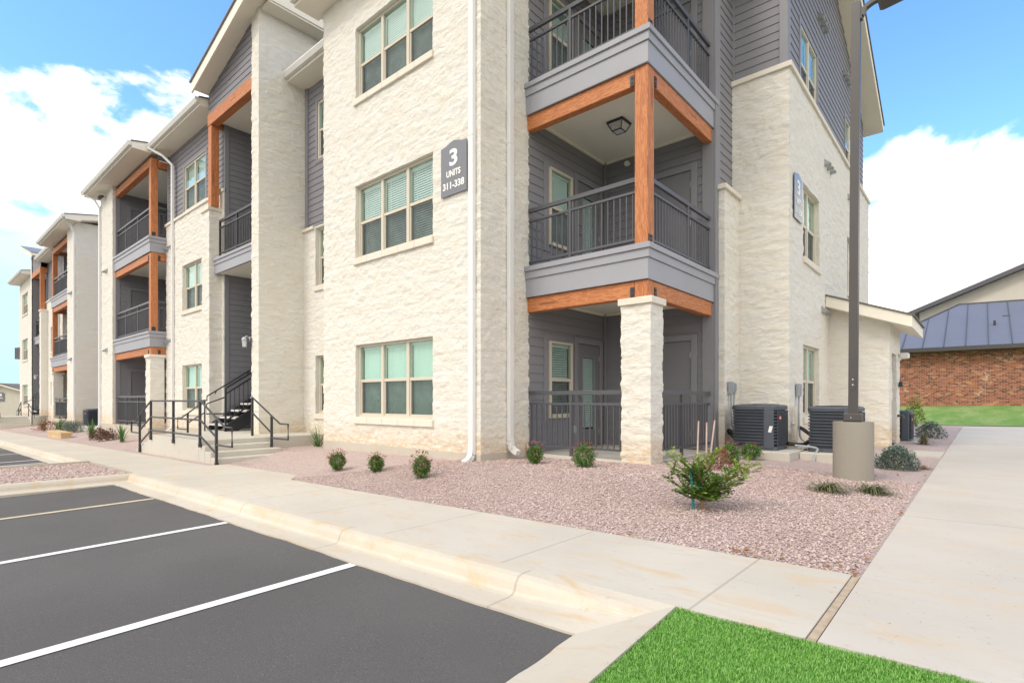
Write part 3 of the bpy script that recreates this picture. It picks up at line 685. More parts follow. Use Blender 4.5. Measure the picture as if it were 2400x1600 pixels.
# curb and gutter swept along the back-of-curb line
def curb(path):
    prof = [(0, -.25), (0, 0), (.085, .0), (.125, -.012), (.148, -.045), (.162, -.088), (.180, -.104), (.215, -.110), (.385, -.112), (.385, -.2)]
    n = len(path); pts = []
    dense = [Vector((*path[0], 0))]
    for a, b_ in zip(path[:-1], path[1:]):
        a, b_ = Vector((*a, 0)), Vector((*b_, 0)); k = max(1, int((b_ - a).length / .06)) if (b_ - a).length < 12 else int((b_ - a).length / .25)
        dense += [a.lerp(b_, (q + 1) / k) for q in range(k)]
    V = []; corners = [Vector((*p, 0)) for p in path[1:-1]]
    for i, p in enumerate(dense):
        t0 = (p - dense[i - 1]).normalized() if i else (dense[1] - p).normalized(); t1 = (dense[i + 1] - p).normalized() if i < len(dense) - 1 else t0
        n0 = Vector((-t0.y, t0.x, 0)); n1 = Vector((-t1.y, t1.x, 0)); mm = (n0 + n1) / (1 + n0.dot(n1))
        dc = min([(p - c).length for c in corners] + [9])
        fl = min(1., max(0., (-1.35 - p.x) / .7)) if p.y > 2.6 or p.x < -2 else 0.; gen = (-.25, 0, -.02, -.032, -.040, -.046, -.052, -.064, -.112, -.2)
        for k, (o, dz_) in enumerate(prof):
            oo = o; dz_ = dz_ * fl + gen[k] * (1 - fl)
            if dc < .4 and dc > 1e-6 and (n0 - n1).length < 1e-3:   # keep the mitre on the diagonal, both runs
                oo = o
            if k in (8, 9): oo += .012 * (float(vnoise(p.x * 9, p.y * 9, 3)) - .5) + .02 * (float(vnoise(p.x * 2.2, p.y * 2.2, 4)) - .5)
            q = p + mm * oo; V.append((q.x, q.y, dz_))
    # drop points that overshoot a concave corner
    K = len(prof); good = []
    for i, p in enumerate(dense):
        isc = any((p - c).length < 1e-6 for c in corners)
        near = any(1e-6 < (p - c).length < .395 and inside[tuple(round(v, 3) for v in c[:2])] for c in corners)
        if isc or not near: good.append(i)
    out = []
    for i in good:
        for k in range(K): x, y, dz_ = V[i * K + k]; out.append((x, y, float(gz(x)) + dz_ + .004))
    m = MB(); out = np.array(out); ii, kk = np.meshgrid(np.arange(len(good) - 1), np.arange(K - 1), indexing='ij'); ii = ii.ravel(); kk = kk.ravel()
    m.addq(out, np.stack([ii * K + kk, ii * K + kk + 1, (ii + 1) * K + kk + 1, (ii + 1) * K + kk], -1)[:, ::-1])
    return m
YC = 2.628
cpath = [(-.63, -4.2), (-1.175, YC), (-10.40, YC), (-10.40, -3.4), (-13.62, -3.4), (-13.62, YC), (-75, YC)]
inside = {(-1.175, YC): True, (-10.40, YC): True, (-10.40, -3.4): False, (-13.62, -3.4): False, (-13.62, YC): True}
struct(curb(cpath).build('curb', 'curb_concrete', smooth=False))
# parking stall lines
for k, x in enumerate((-3.477, -5.76, -8.06, -15.55, -16.60, -19.49, -22.0, -25.06)):
    m = MB(); xs = (x - .046, x + .046); ys = lin(2.225, -2.9, 12); P = []
    for y in ys:
        for q in xs: P.append((q, y, float(asp_z(q, y)) + .005))
    m.add(P, [(2 * j, 2 * j + 1, 2 * j + 3, 2 * j + 2)[::-1] for j in range(len(ys) - 1)]); struct(m.build('parking_line', 'stained_paint' if abs(x + 8.06) < .01 else 'road_paint'))

# loose gravel chips close to the camera (uncountable)
def chips(name, mat, X, Y, Z, size, flat=.62):
    n = len(X); base = np.array([(1, 0, 0), (0, 1, 0), (-1, 0, 0), (0, -1, 0), (0, 0, 1), (0, 0, -1), ], float)
    V = base[None] * RNG.uniform(.55, 1.15, (n, 6, 1)); V = V + RNG.normal(0, .16, V.shape); V[:, :, 2] *= flat
    th = RNG.uniform(0, 6.28, n); tl = RNG.normal(0, .45, n); ct, st = np.cos(tl), np.sin(tl)
    x, z = V[:, :, 0] * ct[:, None] + V[:, :, 2] * st[:, None], -V[:, :, 0] * st[:, None] + V[:, :, 2] * ct[:, None]; V[:, :, 0], V[:, :, 2] = x, z
    c, s = np.cos(th), np.sin(th); x = V[:, :, 0] * c[:, None] - V[:, :, 1] * s[:, None]; y = V[:, :, 0] * s[:, None] + V[:, :, 1] * c[:, None]; V[:, :, 0], V[:, :, 1] = x, y
    V *= size[:, None, None]; V += np.stack([X, Y, Z], -1)[:, None, :]
    f = np.array([(0, 1, 4), (1, 2, 4), (2, 3, 4), (3, 0, 4), (1, 0, 5), (2, 1, 5), (3, 2, 5), (0, 3, 5)])
    F = (f[None] + (np.arange(n) * 6)[:, None, None]).reshape(-1, 3)
    m = MB(); m.V = [V.reshape(-1, 3)]; m.n = n * 6; m.Q = [F]; return m.build(name, mat)
def scatter(x0, x1, y0, y1, sp):
    X, Y = np.meshgrid(np.arange(x0, x1, sp), np.arange(y0, y1, sp)); X = X.ravel() + RNG.uniform(-.5, .5, X.size) * sp; Y = Y.ravel() + RNG.uniform(-.5, .5, Y.size) * sp; return X, Y
X, Y = scatter(-10.3, -.56, 3.80, 9.4, .0225)
dist = np.hypot(X, Y); keep = (dist < 8.6) & (RNG.random(X.size) < np.clip(1.5 - dist / 12, .55, 1)) & ~((X < -5.8) & (Y > 5.93)) & ~((X < -3.45) & (Y > 7.0))
keep &= ~((X < -7.5) & (Y < 3.8 + (-7.5 - X) * .72) & (X > -9.0)) & (X > -9.0)
X, Y = X[keep], Y[keep]
o = chips('gravel', 'gravel_chips', X, Y, ground_z(X, Y) - .004 + RNG.uniform(-.006, .006, X.size), RNG.uniform(.008, .016, X.size) * RNG.uniform(.8, 1.15, X.size))
tag(o, 'pinkish crushed granite gravel spread over the planting bed', 'gravel', kind='stuff')
X, Y = scatter(-13.55, -10.46, -1.5, 2.56, .05)
o = chips('gravel', 'gravel_chips', X, Y, gz(X) - .03, RNG.uniform(.014, .03, X.size)); tag(o, 'pinkish gravel filling the curbed island between parking bays', 'gravel', kind='stuff')

# turf blades in the near corner
n = 200000; X = RNG.uniform(-1.195, 1.7, n); Y = RNG.uniform(.7, 2.64, n)
ed = np.minimum(X + 1.185, 2.64 - Y); X = X + .08 * (2.63 - Y); keep = (ed > .035 * vnoise(X * 25, Y * 25, 8) - .012) ; X, Y = X[keep], Y[keep]; n = len(X)
hgt = RNG.uniform(.008, .018, n) * (.8 + .5 * vnoise(X * 5, Y * 5, 9)); th = RNG.uniform(0, 6.28, n); ln = RNG.uniform(.1, .9, n) * hgt; wd = RNG.uniform(.0011, .0022, n)
cx, sx = np.cos(th), np.sin(th); px, py = -sx, cx; zb = gz(X) - .012
def row(off, up, ww): return [np.stack([X + cx * off + px * ww * s_, Y + sx * off + py * ww * s_, zb + up], -1) for s_ in (-1, 1)]
v = row(0 * hgt, 0 * hgt, wd) + row(ln * .35, hgt * .6, wd * .8) + row(ln, hgt, wd * .15)
V = np.stack(v, 1); f = np.array([(0, 1, 3, 2), (2, 3, 5, 4)]); F = (f[None] + (np.arange(n) * 6)[:, None, None]).reshape(-1, 4)
m = MB(); m.V = [V.reshape(-1, 3)]; m.n = n * 6; m.Q = [F]; o = m.build('grass', 'turf_blade'); tag(o, 'bright green clipped turf in the corner beside the curb', 'grass', kind='stuff')

# ---------------------------------------------------------------- the apartment building
FL = (-.325, 2.755, 5.855)                    # window sills (bottom of frame) on three floors
HD = (1.07, 4.165, 7.245)                     # window heads
ZB = -.85                                    # foot of the stone
def stone_piece(parent, panels, step=.03, name='stone_wall'):
    m = MB()
    for a in panels: stone_panel(m, *a[:7], **{**dict(step=step), **(a[7] if len(a) > 7 else {})})
    return m.build(name, 'painted_stone', parent, smooth=True)
def cap_box(parent, *bs):
    m = MB()
    for b_ in bs: m.box(*b_, .006)
    return m.build('stone_cap', 'trim_stone', parent)

def apartment(full, label):
    near = full; st = .023 if near else .09
    B = thing('apartment_building', label, 'apartment building', (-14.5, 9, -1.2))
    # ---- block with the big triple windows
    X0, X1 = -10.41, -5.83; zt = 8.15
    wh = [(-9.235, -6.94, FL[k] - .004, HD[k]) for k in range(3)]
    stone_piece(B, [('y', 5.97, X0, X1, ZB, zt, -1, dict(holes=wh, cor=(1, 1))), ('x', X1, 5.97, 7.14, ZB, zt, 1, dict(cor=(1, 0))), ('x', X0, 5.97, 6.85, ZB, zt, -1, dict(cor=(1, 0)))], st)
    for k in range(3): window(B, 'y', 5.97, -1, *wh[k], cols=3, blind='blind_green_reflection' if k == 0 else 'blind_white', tilt=(1.05, .66, .80)[k])
    m = MB(); m.box(X0 - .012, X1 + .012, 5.955, 6.6, -2.6, ZB + .01); m.box(X1 - .3, X1 + .0115, 6.6, 7.1, -2.6, ZB + .0095); m.build('foundation', 'foundation_concrete', B)
    eave(B, X0 - .32, X1 + .42, 5.47, 5.97, 8.12, 14.6, 10.0)
    m = MB(); m.box(X0 + .02, X1 - .02, 6.3, 14.5, 7.0, 8.11); m.build('attic_wall', 'grey_siding', B)
    if near:
        downspout(B, -5.97, 5.965, -.98, 8.16, (0, -1)); downspout(B, -5.82, 6.60, -.86, 8.16, (1, 0))
    # ---- recess between block and stair tower
    rh = [(-12.20, -11.25, FL[k] - .004, HD[k]) for k in range(3)]
    stone_piece(B, [('y', 6.77, -12.80, X0 + .02, ZB, 4.2, -1, dict(holes=rh[:2], rev=.16))], st)
    m = MB(); siding_panel(m, 'y', 6.83, -12.80, X0 + .02, 4.2, 7.9, -1, holes=[(rh[2][0] - .0, rh[2][1], FL[2], HD[2])]); m.build('siding_wall', 'grey_siding', B)
    cap_box(B, (-12.76, -12.23, 6.70, 6.83, 4.15, 4.22), (-11.22, X0 - .005, 6.70, 6.83, 4.15, 4.22))
    window(B, 'y', 6.77, -1, *rh[0], cols=1, depth=.12); window(B, 'y', 6.77, -1, rh[1][0], rh[1][1], rh[1][2], HD[1], cols=1, depth=.12)
    window(B, 'y', 6.83, -1, *rh[2], cols=1, depth=.03, sill=False, trim=True)
    m = MB(); m.box(-12.76, -12.64, 6.79, 6.83, 4.22, 7.85, .003); m.build('corner_trim', 'grey_trim', B)
    m = MB(); m.box(-12.78, X0, 6.755, 7.3, -2.6, ZB + .01); m.build('foundation', 'foundation_concrete', B)
    eave(B, -12.775, X0 - .01, 6.34, 6.83, 7.74, 14.58, 9.9)
    # ---- stair tower fin and its shed roof
    TX0, TX1 = -13.14, -12.78
    stone_piece(B, [('y', 5.66, TX0, TX1, -.86, 9.3, -1, dict(cor=(1, 1))), ('x', TX1, 5.66, 8.2, -.86, 9.47, 1, dict(cor=(1, 0)))], st)
    m = MB(); siding_panel(m, 'x', TX1 - .02, 8.2, 12, 7.4, 9.47, 1); siding_panel(m, 'x', TX0, 5.70, 9.5, -.8, 8.9, -1); m.build('siding_wall', 'grey_siding', B)
    m = MB(); m.box(TX0 - .01, TX1 + .012, 5.645, 7.2, -2.6, -.85); m.build('foundation', 'foundation_concrete', B)
    und = lambda x: 9.118 + .279 * (x + 13.136)
    m = MB(); m.prism([(-15.98, und(-15.98)), (-12.35, und(-12.35)), (-12.35, und(-12.35) + .16), (-15.98, und(-15.98) + .16)], 'y', 5.31, 12.)
    m.prism([(-15.95, und(-15.95) - .12), (-12.35, und(-12.35) - .12), (-12.35, und(-12.35) + .155), (-15.95, und(-15.95) + .155)], 'y', 5.27, 5.3095)
    rf = m.build('roof', 'soffit_cream', B)
    m = MB(); m.prism([(-16.0, und(-16.0) + .162), (-12.33, und(-12.33) + .162), (-12.33, und(-12.33) + .2), (-16.0, und(-16.0) + .2)], 'y', 5.23, 12.); m.build('roof_covering', 'standing_seam', rf)
    m = MB(); m.box(-12.36, -12.33, 5.3, 12, und(-12.35) - .13, und(-12.35) + .14); m.box(-12.78, -12.36, 5.7, 12, und(-12.78) - .055, und(-12.78) - .005); m.build('fascia_board', 'soffit_cream', rf)
    m = MB(); siding_panel(m, 'y', 5.70, -15.92, TX0 + .05, 7.76, 9.3, -1, ztop=lambda x: und(x) + .01); m.build('gable_siding', 'grey_siding', B)
    m = MB(); wood(m, -15.92, TX0 + .03, 5.66, 5.86, 7.435, 7.755); m.build('beam', 'cedar_along', B)
    m = MB(); wood(m, -15.91, -15.70, 5.865, 6.0, 7.445, 7.745); m.build('beam', 'cedar_across', B)
    m = MB(); wood(m, -15.905, -15.69, 5.67, 5.875, 5.25, 7.43); m.build('post', 'cedar_upright', B)
    m = MB(); m.box(-15.62, TX0, 5.87, 9.5, 7.52, 7.60); m.build('ceiling', 'ceiling_cream', B)
    # ---- pier at the left of the stair opening
    stone_piece(B, [('y', 5.66, -16.28, -15.78, -.86, 5.15, -1, dict(cor=(1, 1))), ('x', -15.78, 5.66, 6.0, -.86, 5.15, 1, dict(cor=(1, 0))), ('x', -16.28, 5.66, 6.0, -.86, 5.15, -1, dict(cor=(1, 0)))], st, 'stone_pier')
    cap_box(B, (-16.33, -15.73, 5.61, 6.0, 5.15, 5.25))
    # ---- breezeway: side walls, landing, rear
    m = MB(); siding_panel(m, 'x', -15.63, 6.05, 9.5, -.8, 7.6, 1); siding_panel(m, 'y', 9.5, -15.63, TX0, -.8, 7.6, -1); m.build('siding_wall', 'grey_siding', B)
    m = MB(); m.box(-15.66, -15.60, 5.985, 6.10, -.8, 7.55, .003); m.build('corner_trim', 'grey_trim', B)
    m = MB()
    for o, z0, z1 in ((0, 3.42, 3.66), (.02, 3.66, 3.76), (.045, 3.76, 3.83)): m.box(-15.76, TX0, 5.78 - o, 5.84, z0, z1, .003)
    m.build('landing_fascia', 'grey_fascia', B)
    m = MB(); m.box(-15.62, TX0, 5.84, 7.3, 3.43, 3.80); m.build('stair_landing', 'ceiling_cream', B)
    m = MB(); rail_run(m, (-15.6, 5.86), (TX0 - .01, 5.86), 3.82, (0.005, .45)); m.build('railing', 'metal_black', B)
    # ---- wing with double windows
    WX0, WX1 = -20.3, -15.63; ww = [(-18.80, -17.05, FL[k] - .004, HD[k]) for k in range(3)]
    stone_piece(B, [('y', 5.97, WX0, WX1, ZB, 5.70, -1, dict(holes=ww[:2], cor=(1, 1))), ('x', WX0, 5.97, 7.4, ZB, 5.70, -1, dict(cor=(1, 0))), ('x', WX1, 5.97, 6.04, ZB, 5.70, 1, dict(cor=(1, 0)))], st)
    for k in range(2): window(B, 'y', 5.97, -1, *ww[k], cols=2, blind='blind_green_reflection' if k == 0 else 'blind_white', tilt=(.85, .8)[k])
    m = MB(); siding_panel(m, 'y', 6.03, WX0, WX1, 5.70, 8.08, -1, holes=[(ww[2][0], ww[2][1], FL[2], HD[2])]); siding_panel(m, 'x', WX0, 6.03, 7.4, 5.7, 8.08, -1); m.build('siding_wall', 'grey_siding', B)
    for q in ((WX0 - .03, WX0 + .08), (WX1 - .1, WX1)): m = MB(); m.box(*q, 6.0, 6.03, 5.79, 8.05, .003); m.build('corner_trim', 'grey_trim', B)
    window(B, 'y', 6.03, -1, *ww[2], cols=2, depth=.03, sill=False, trim=True)
    cap_box(B, (WX0 - .05, WX1 + .03, 5.92, 6.02, 5.69, 5.78))
    m = MB(); m.box(WX0 - .012, WX1 + .012, 5.955, 6.8, -2.6, ZB + .01); m.build('foundation', 'foundation_concrete', B)
    eave(B, WX0 - .02, -16.0, 5.5, 6.03, 8.0, 14.59, 9.96)
    # ---- stacked balconies beside the wing
    LX0, LX1, LF = -24.55, -20.3, 5.49
    for k, zt_ in enumerate((2.24, 5.32)):
        bl = balcony(B, LX0, LX1, LF, 5.99, zt_, yin=7.4)
        corner_post(bl, LX1, LF, zt_ + .001, zt_ + (2.568 if k == 0 else 2.288))
        balcony_rails(bl, LX0, LX1, LF, 5.96, zt_ - .04, ((.3, .66), ()))
    m = MB(); wood(m, LX0, LX1 - .03, LF + .04, LF + .23, 7.61, 7.87); m.build('beam', 'cedar_along', B)
    m = MB(); wood(m, LX1 - .23, LX1 - .03, LF + .24, 6.1, 7.612, 7.868); m.build('beam', 'cedar_across', B)
    m = MB(); m.box(LX0, LX1 - .0, LF + .28, 7.4, 7.80, 7.84); m.build('ceiling', 'ceiling_cream', B)
    m = MB(); m.box(LX1 - .22, LX1 + .0, LF + .25, 6.02, 7.87, 8.10); m.build('gable_siding', 'grey_siding', B)
    stone_piece(B, [('y', LF + .03, LX1 - .48, LX1 - .02, -.90, 1.40, -1, dict(cor=(1, 1))), ('x', LX1 - .02, LF + .03, LF + .42, -.90, 1.40, 1, dict(cor=(1, 0))), ('x', LX1 - .48, LF + .03, LF + .42, -.90, 1.40, -1, dict(cor=(1, 0)))], st, 'stone_pillar')
    cap_box(B, (LX1 - .53, LX1 + .03, LF - .02, LF + .46, 1.385, 1.483))
    post_block(B, LX1, LF, 1.486, 1.727)
    m = MB(); rail_run(m, (LX0 + .01, LF + .10), (LX1 - .49, LF + .10), -.90, (.33, .70)); rail_run(m, (LX1 - .1, LF + .42), (LX1 - .1, 5.96), -.90, ()); m.build('railing', 'metal_charcoal', B)
    m = MB(); m.box(LX0 - 1.77, LX1 + .02, 5.43, 7.5, -2.6, -.90, .004); m.build('foundation', 'foundation_concrete', B)
    m = MB(); siding_panel(m, 'x', LX0, 5.55, 7.4, -.9, 7.82, 1); siding_panel(m, 'y', 7.4, LX0, LX1, -.9, 7.82, -1, holes=[(-22.6, -21.6, z + .55, z + 1.95) for z in (-.88, 2.22, 5.30)]); m.build('siding_wall', 'grey_siding', B)
    m = MB(); m.box(LX0 - .01, LX0 + .03, 5.53, 5.68, -.89, 7.6, .003); m.build('corner_trim', 'grey_trim', B)
    for z in (-.88, 2.22, 5.30): door(B, 'x', LX0 + .016, 1, 6.03, 6.85, z, z + 1.95)
    for z in (-.88, 2.22, 5.30): window(B, 'y', 7.4, -1, -22.6, -21.6, z + .55, z + 1.95, cols=1, depth=-.02, sill=False)
    eave(B, -26.72, LX1 + .02, 5.0, 5.5, 7.99, 14.57, 9.92)
    # ---- end pier and gable end wall
    EX = -26.3
    stone_piece(B, [('y', 5.45, EX, LX0, -.90, 8.05, -1, dict(cor=(1, 1))), ('x', LX0, 5.45, 5.56, -.9, 8.05, 1, dict(cor=(1, 0))), ('x', EX, 5.45, 15.0, -.90, 8.05, -1, dict(cor=(1, 0)))], .05 if near else .07)
    m = MB(); m.box(EX - .012, EX + .5, 7.5, 15, -2.6, -.89); m.build('foundation', 'foundation_concrete', B)
    downspout(B, EX + .06, 5.445, -1.15, 7.55, (0, -1), top=[(EX + .06, 5.40, 7.55), (EX + .0, 5.25, 7.85), (EX - .25, 4.94, 8.06)])
    downspout(B, -19.55, 5.962, -1.0, 7.5, (0, -1), top=[(-19.55, 5.92, 7.5), (-19.75, 5.7, 7.8), (-20.15, 5.42, 8.08)])
    for z in (1.93, 4.97): vent_hood(B, 'y', 5.45, -1, -25.5, z, 2, .2); vent_hood(B, 'y', 5.97, -1, -20.15, z, 2, .32)
    # back of the building
    m = MB(); m.box(EX + .3, -6.2, 9.6, 18.7, -2., 8.0); m.build('rear_wall', 'grey_siding', B)
    m = MB(); m.prism([(14.6, 9.98), (14.6, 9.80), (19.1, 7.9), (19.1, 8.08)], 'x', EX - .4, -6.2); m.build('rear_roof', 'shingle', B)
    if not full: return B
    # ---- corner balconies on the right
    CX0, CX1, CF, CR = -5.83, -3.57, 7.05, 9.68
    for k, zt_ in enumerate((2.24, 5.32)):
        bl = balcony(B, CX0, CX1, CF, CR, zt_, yin=9.58)
        corner_post(bl, CX1, CF, zt_ + .001, zt_ + (2.568 if k == 0 else 2.288))
        balcony_rails(bl, CX0, CX1, CF, CR, zt_ - .04, ((.42,), (.55,)))
    m = MB(); wood(m, CX0, CX1 - .03, CF + .04, CF + .23, 7.61, 7.87); m.build('beam', 'cedar_along', B)
    m = MB(); wood(m, CX1 - .23, CX1 - .03, CF + .24, CR, 7.612, 7.868); m.build('beam', 'cedar_across', B)
    m = MB(); m.box(CX0, CX1, CF + .28, 9.58, 7.82, 7.86); m.build('ceiling', 'ceiling_cream', B)
    m = MB(); siding_panel(m, 'x', CX0, 7.12, 9.6, -.9, 7.84, 1, holes=[(7.68, 8.38, FL[k], HD[k] - .015) for k in range(3)] + [(8.60, 9.32, z + .1, z + 1.9) for z in (-.88, 2.22, 5.30)]); siding_panel(m, 'y', 9.58, CX0, CX1, -.9, 7.84, -1); m.build('siding_wall', 'grey_siding', B)
    m = MB(); m.box(CX0 + .02, CX0 + .08, 9.52, 9.56, -.9, 7.82, .003); m.build('corner_trim', 'grey_trim', B)
    for q in ((-.9, 1.70), (2.26, 4.78), (5.34, 7.84)): m = MB(); m.box(CX1 - .20, CX1 - .005, 9.53, 9.572, *q, .003); m.build('corner_trim', 'grey_trim', B)
    m = MB(); m.box(CX1 - .004, CX1 + .035, 9.55, 9.78, -.9, 7.84, .003); m.build('corner_trim', 'grey_trim', B)
    stone_piece(B, [('y', CF + .05, -4.01, CX1 + .01, -.97, 1.40, -1, dict(cor=(1, 1))), ('x', CX1 + .01, CF + .05, 7.47, -.97, 1.40, 1, dict(cor=(1, 1))), ('x', -4.01, CF + .05, 7.47, -.97, 1.40, -1, dict(cor=(1, 0)))], .022, 'stone_pillar')
    cap_box(B, (-4.06, CX1 + .06, CF + .0, 7.52, 1.385, 1.483))
    post_block(B, CX1, CF, 1.486, 1.727)
    m = MB(); rail_run(m, (CX0 + .01, CF + .10), (-4.02, CF + .10), -.90, (.48,), .06); m.build('railing', 'metal_charcoal', B)
    m = MB(); rail_run(m, (CX1 - .08, 7.48), (CX1 - .08, CR - .08), -.90, (.42,), .06); m.build('railing', 'metal_charcoal', B)
    m = MB(); m.box(CX0 + .02, CX1 - .01, CF + .05, 9.6, -1.5, -.90, .004); m.box(CX0 + .0205, CX1 + .10, CF - .06, 9.6, -1.5, -.955, .004); m.build('patio_slab', 'porch_concrete', B)
    for k, z in enumerate((-.88, 2.22, 5.30)):
        window(B, 'x', CX0, 1, 7.68, 8.38, FL[k] + (0, .0, .0)[k], HD[k] - .015, cols=1, depth=-.03, sill=False, blind='blind_white', tilt=(.55, 1.05, .8)[k], label='narrow single-hung patio window with blinds')
        m = MB()
        for p, q, r, s in ((7.55, 7.67, FL[k] - .12, HD[k] + .10), (8.39, 8.47, FL[k] - .12, HD[k] + .10), (7.67, 8.39, HD[k] - .01, HD[k] + .10)): m.box(CX0 + .005, CX0 + .03, p, q, r, s, .003)
        m.build('window_trim', 'grey_trim', B)
        door(B, 'x', CX0 + .02, 1, 8.58, 9.34, z, z + 1.95, glass=True)
        door(B, 'y', 9.58 - .016, -1, -4.86, -3.99, z, z + 1.95)
    m = MB(); m.box(CX0 + .017, CX0 + .06, 8.43, 8.52, -.62, -.48, .01); m.build('outlet_cover', 'pvc_grey', B)
    for z in (1.56, 4.65): m = MB(); m.tube([(-5.25, 9.56, z), (-5.25, 9.50, z)], .035, 10); m.tube([(-5.25, 9.50, z), (-5.25, 9.46, z - .02)], .05, 10); m.build('sprinkler_head', 'white_plastic', B)
    # ---- end wing: stone to the second floor, siding above
    EY, WX = 10.48, -2.58
    eh = [(11.45, 12.82, FL[k] - .004, HD[k]) for k in range(3)]; e2 = [(15.95, 17.3, FL[k] - .004, HD[k]) for k in range(3)]
    stone_piece(B, [('y', EY, -3.62, WX, -1.02, 5.92, -1, dict(cor=(0, 1)))], .028)
    stone_piece(B, [('x', WX, EY, 19.4, -1.1, 5.92, 1, dict(cor=(1, 0), holes=[*eh[:2], e2[1]]))], .034)
    stone_piece(B, [('y', 9.70, -3.585, -3.44, -.95, 3.75, -1, dict(cor=(1, 1))), ('x', -3.44, 9.70, EY + .02, -.95, 3.75, 1, dict(cor=(1, 0)))], .028)
    cap_box(B, (-3.60, -3.385, 9.645, EY - .02, 3.745, 3.83))
    cap_box(B, (-3.60, WX + .055, EY - .055, EY + .06, 5.915, 6.01), (WX - .06, WX + .0545, EY + .06, 19.45, 5.915, 6.0095))
    m = MB(); siding_panel(m, 'x', -3.575, 9.70, EY + .06, 3.6, 8.6, 1); siding_panel(m, 'y', EY + .05, -3.575, WX - .04, 6.0, 8.6, -1)
    gab = lambda y: min(8.08 + .43 * (y - EY), 9.85 - .43 * (y - 14.6)) + .02
    siding_panel(m, 'x', WX - .05, EY + .05, 14.6, 6.0, 10., 1, holes=[(eh[2][0], eh[2][1], FL[2], HD[2])], ztop=gab); siding_panel(m, 'x', WX - .05, 14.6, 18.75, 6.0, 10., 1, holes=[(e2[2][0], e2[2][1], FL[2], HD[2])], ztop=gab)
    m.build('siding_wall', 'grey_siding', B)
    m = MB(); m.box(WX - .16, WX - .02, EY + .005, EY + .05, 6.01, 8.2, .003); m.box(WX - .05, WX - .02, EY + .0505, EY + .19, 6.01, 8.2, .003); m.build('corner_trim', 'grey_trim', B); m = MB(); m.box(-3.575, -3.54, EY + .02, EY + .05, 6.0, 8.2, .003); m.build('corner_trim', 'grey_trim', B)
    for k in range(2): window(B, 'x', WX, 1, *eh[k], cols=2, tilt=.95)
    window(B, 'x', WX, 1, *e2[1], cols=2)
    window(B, 'x', WX - .05, 1, *eh[2], cols=2, depth=.03, sill=False, trim=True); window(B, 'x', WX - .05, 1, *e2[2], cols=2, depth=.03, sill=False, trim=True)
    m = MB(); m.box(-3.60, WX + .012, EY - .014, 19.4, -2.4, -1.0); m.build('foundation', 'foundation_concrete', B)
    m = MB(); m.box(-5.8, WX - .5, 10.9, 18.6, -2, 7.9); m.build('rear_wall', 'dark_interior', B)
    for y0, z in ((13.0, 8.18), (15.75, 8.22), (13.35, 5.16), (16.1, 5.2)): vent_hood(B, 'x', WX - (.05 if z > 6 else 0), 1, y0, z, 3, .27)
    vent_hood(B, 'x', WX, 1, 13.05, 1.93, 3, .2)
    r = MB(); o = .43
    r.prism([(EY - o, gab(EY - o) - .02), (14.6, 9.85), (18.75 + o, gab(18.75 + o) - .02), (18.75 + o, gab(18.75 + o) + .18), (14.6, 10.05), (EY - o, gab(EY - o) + .18)], 'x', -3.9, WX + .41)
    rf = r.build('roof', 'soffit_cream', B)
    r = MB(); r.prism([(EY - o - .03, gab(EY - o) + .172), (14.6, 10.055), (18.75 + o + .03, gab(18.75 + o) + .172), (18.75 + o + .03, gab(18.75 + o) + .205), (14.6, 10.09), (EY - o - .03, gab(EY - o) + .205)], 'x', -3.95, WX + .44); r.build('shingles', 'shingle', rf)
    eave(B, -5.80, -3.40, 6.62, 7.05, 8.02, 14.58, 9.94)
    # ---- lean-to utility room on the end wall
    SX, SY0, SY1 = -1.46, 13.80, 15.62
    dr_ = (14.15, 15.0)
    u = stone_piece(B, [('y', SY0, WX, SX, -1.0, 2.2, -1, dict(cor=(0, 1), zclip=lambda a: 2.15 - .375 * (a - WX))), ('x', SX, SY0, SY1, -1.0, 1.73, 1, dict(cor=(1, 1), holes=[(dr_[0], dr_[1], -.98, 1.02)], rev=.16))], .03, 'utility_room')
    door(u, 'x', SX - .16, 1, dr_[0] + .02, dr_[1] - .02, -.97, 1.0)
    m = MB(); m.box(WX, SX + .012, SY0 - .012, SY1, -2.4, -.98); m.build('foundation', 'foundation_concrete', u)
    m = MB(); sl = .375; zt_ = lambda x: 2.30 - sl * (x - WX)
    m.prism([(WX + .02, zt_(WX) - .26), (SX + .42, zt_(SX + .42) - .26), (SX + .42, zt_(SX + .42) - .03), (WX + .02, zt_(WX) - .03)], 'y', SY0 - .40, SY1 + .4); rf = m.build('roof', 'soffit_cream', u)
    m = MB(); m.prism([(WX + .02, zt_(WX) - .027), (SX + .46, zt_(SX + .46) - .027), (SX + .46, zt_(SX + .46) + .005), (WX + .02, zt_(WX) + .005)], 'y', SY0 - .43, SY1 + .43); m.build('shingles', 'shingle', rf)
    m = MB(); m.box(SX + .03, SX + .10, 15.18, 15.34, .30, .42, .01); k_ = m.build('door_intercom', 'metal_black', u); m = MB(); m.tube([(SX + .10, 15.24, .36), (SX + .104, 15.24, .36)], .02, 10); m.build('status_light', 'led_green', u)
    m = MB(); m.box(SX + .03, SX + .22, 15.30, 15.44, .95, 1.09, .03); m.box(SX + .0, SX + .06, 15.33, 15.40, .92, 1.0); m.build('camera_housing', 'white_plastic', u)
    m = MB(); m.tube([(SX + .01, 15.12, -.36), (SX + .12, 15.12, -.36), (SX + .12, 15.12, -.42)], .03, 8); m.build('hose_tap', 'metal_bronze', u)
    return B

apartment(True, 'cream stone and grey siding apartment building, nearest one, with cedar balconies and number 3 signs')
XF['m'] = -28.5; XF['dz'] = -.04
apartment(False, 'farther cream stone apartment building with cedar balconies, beyond the gap at left')
XF['m'] = None; XF['dz'] = 0.

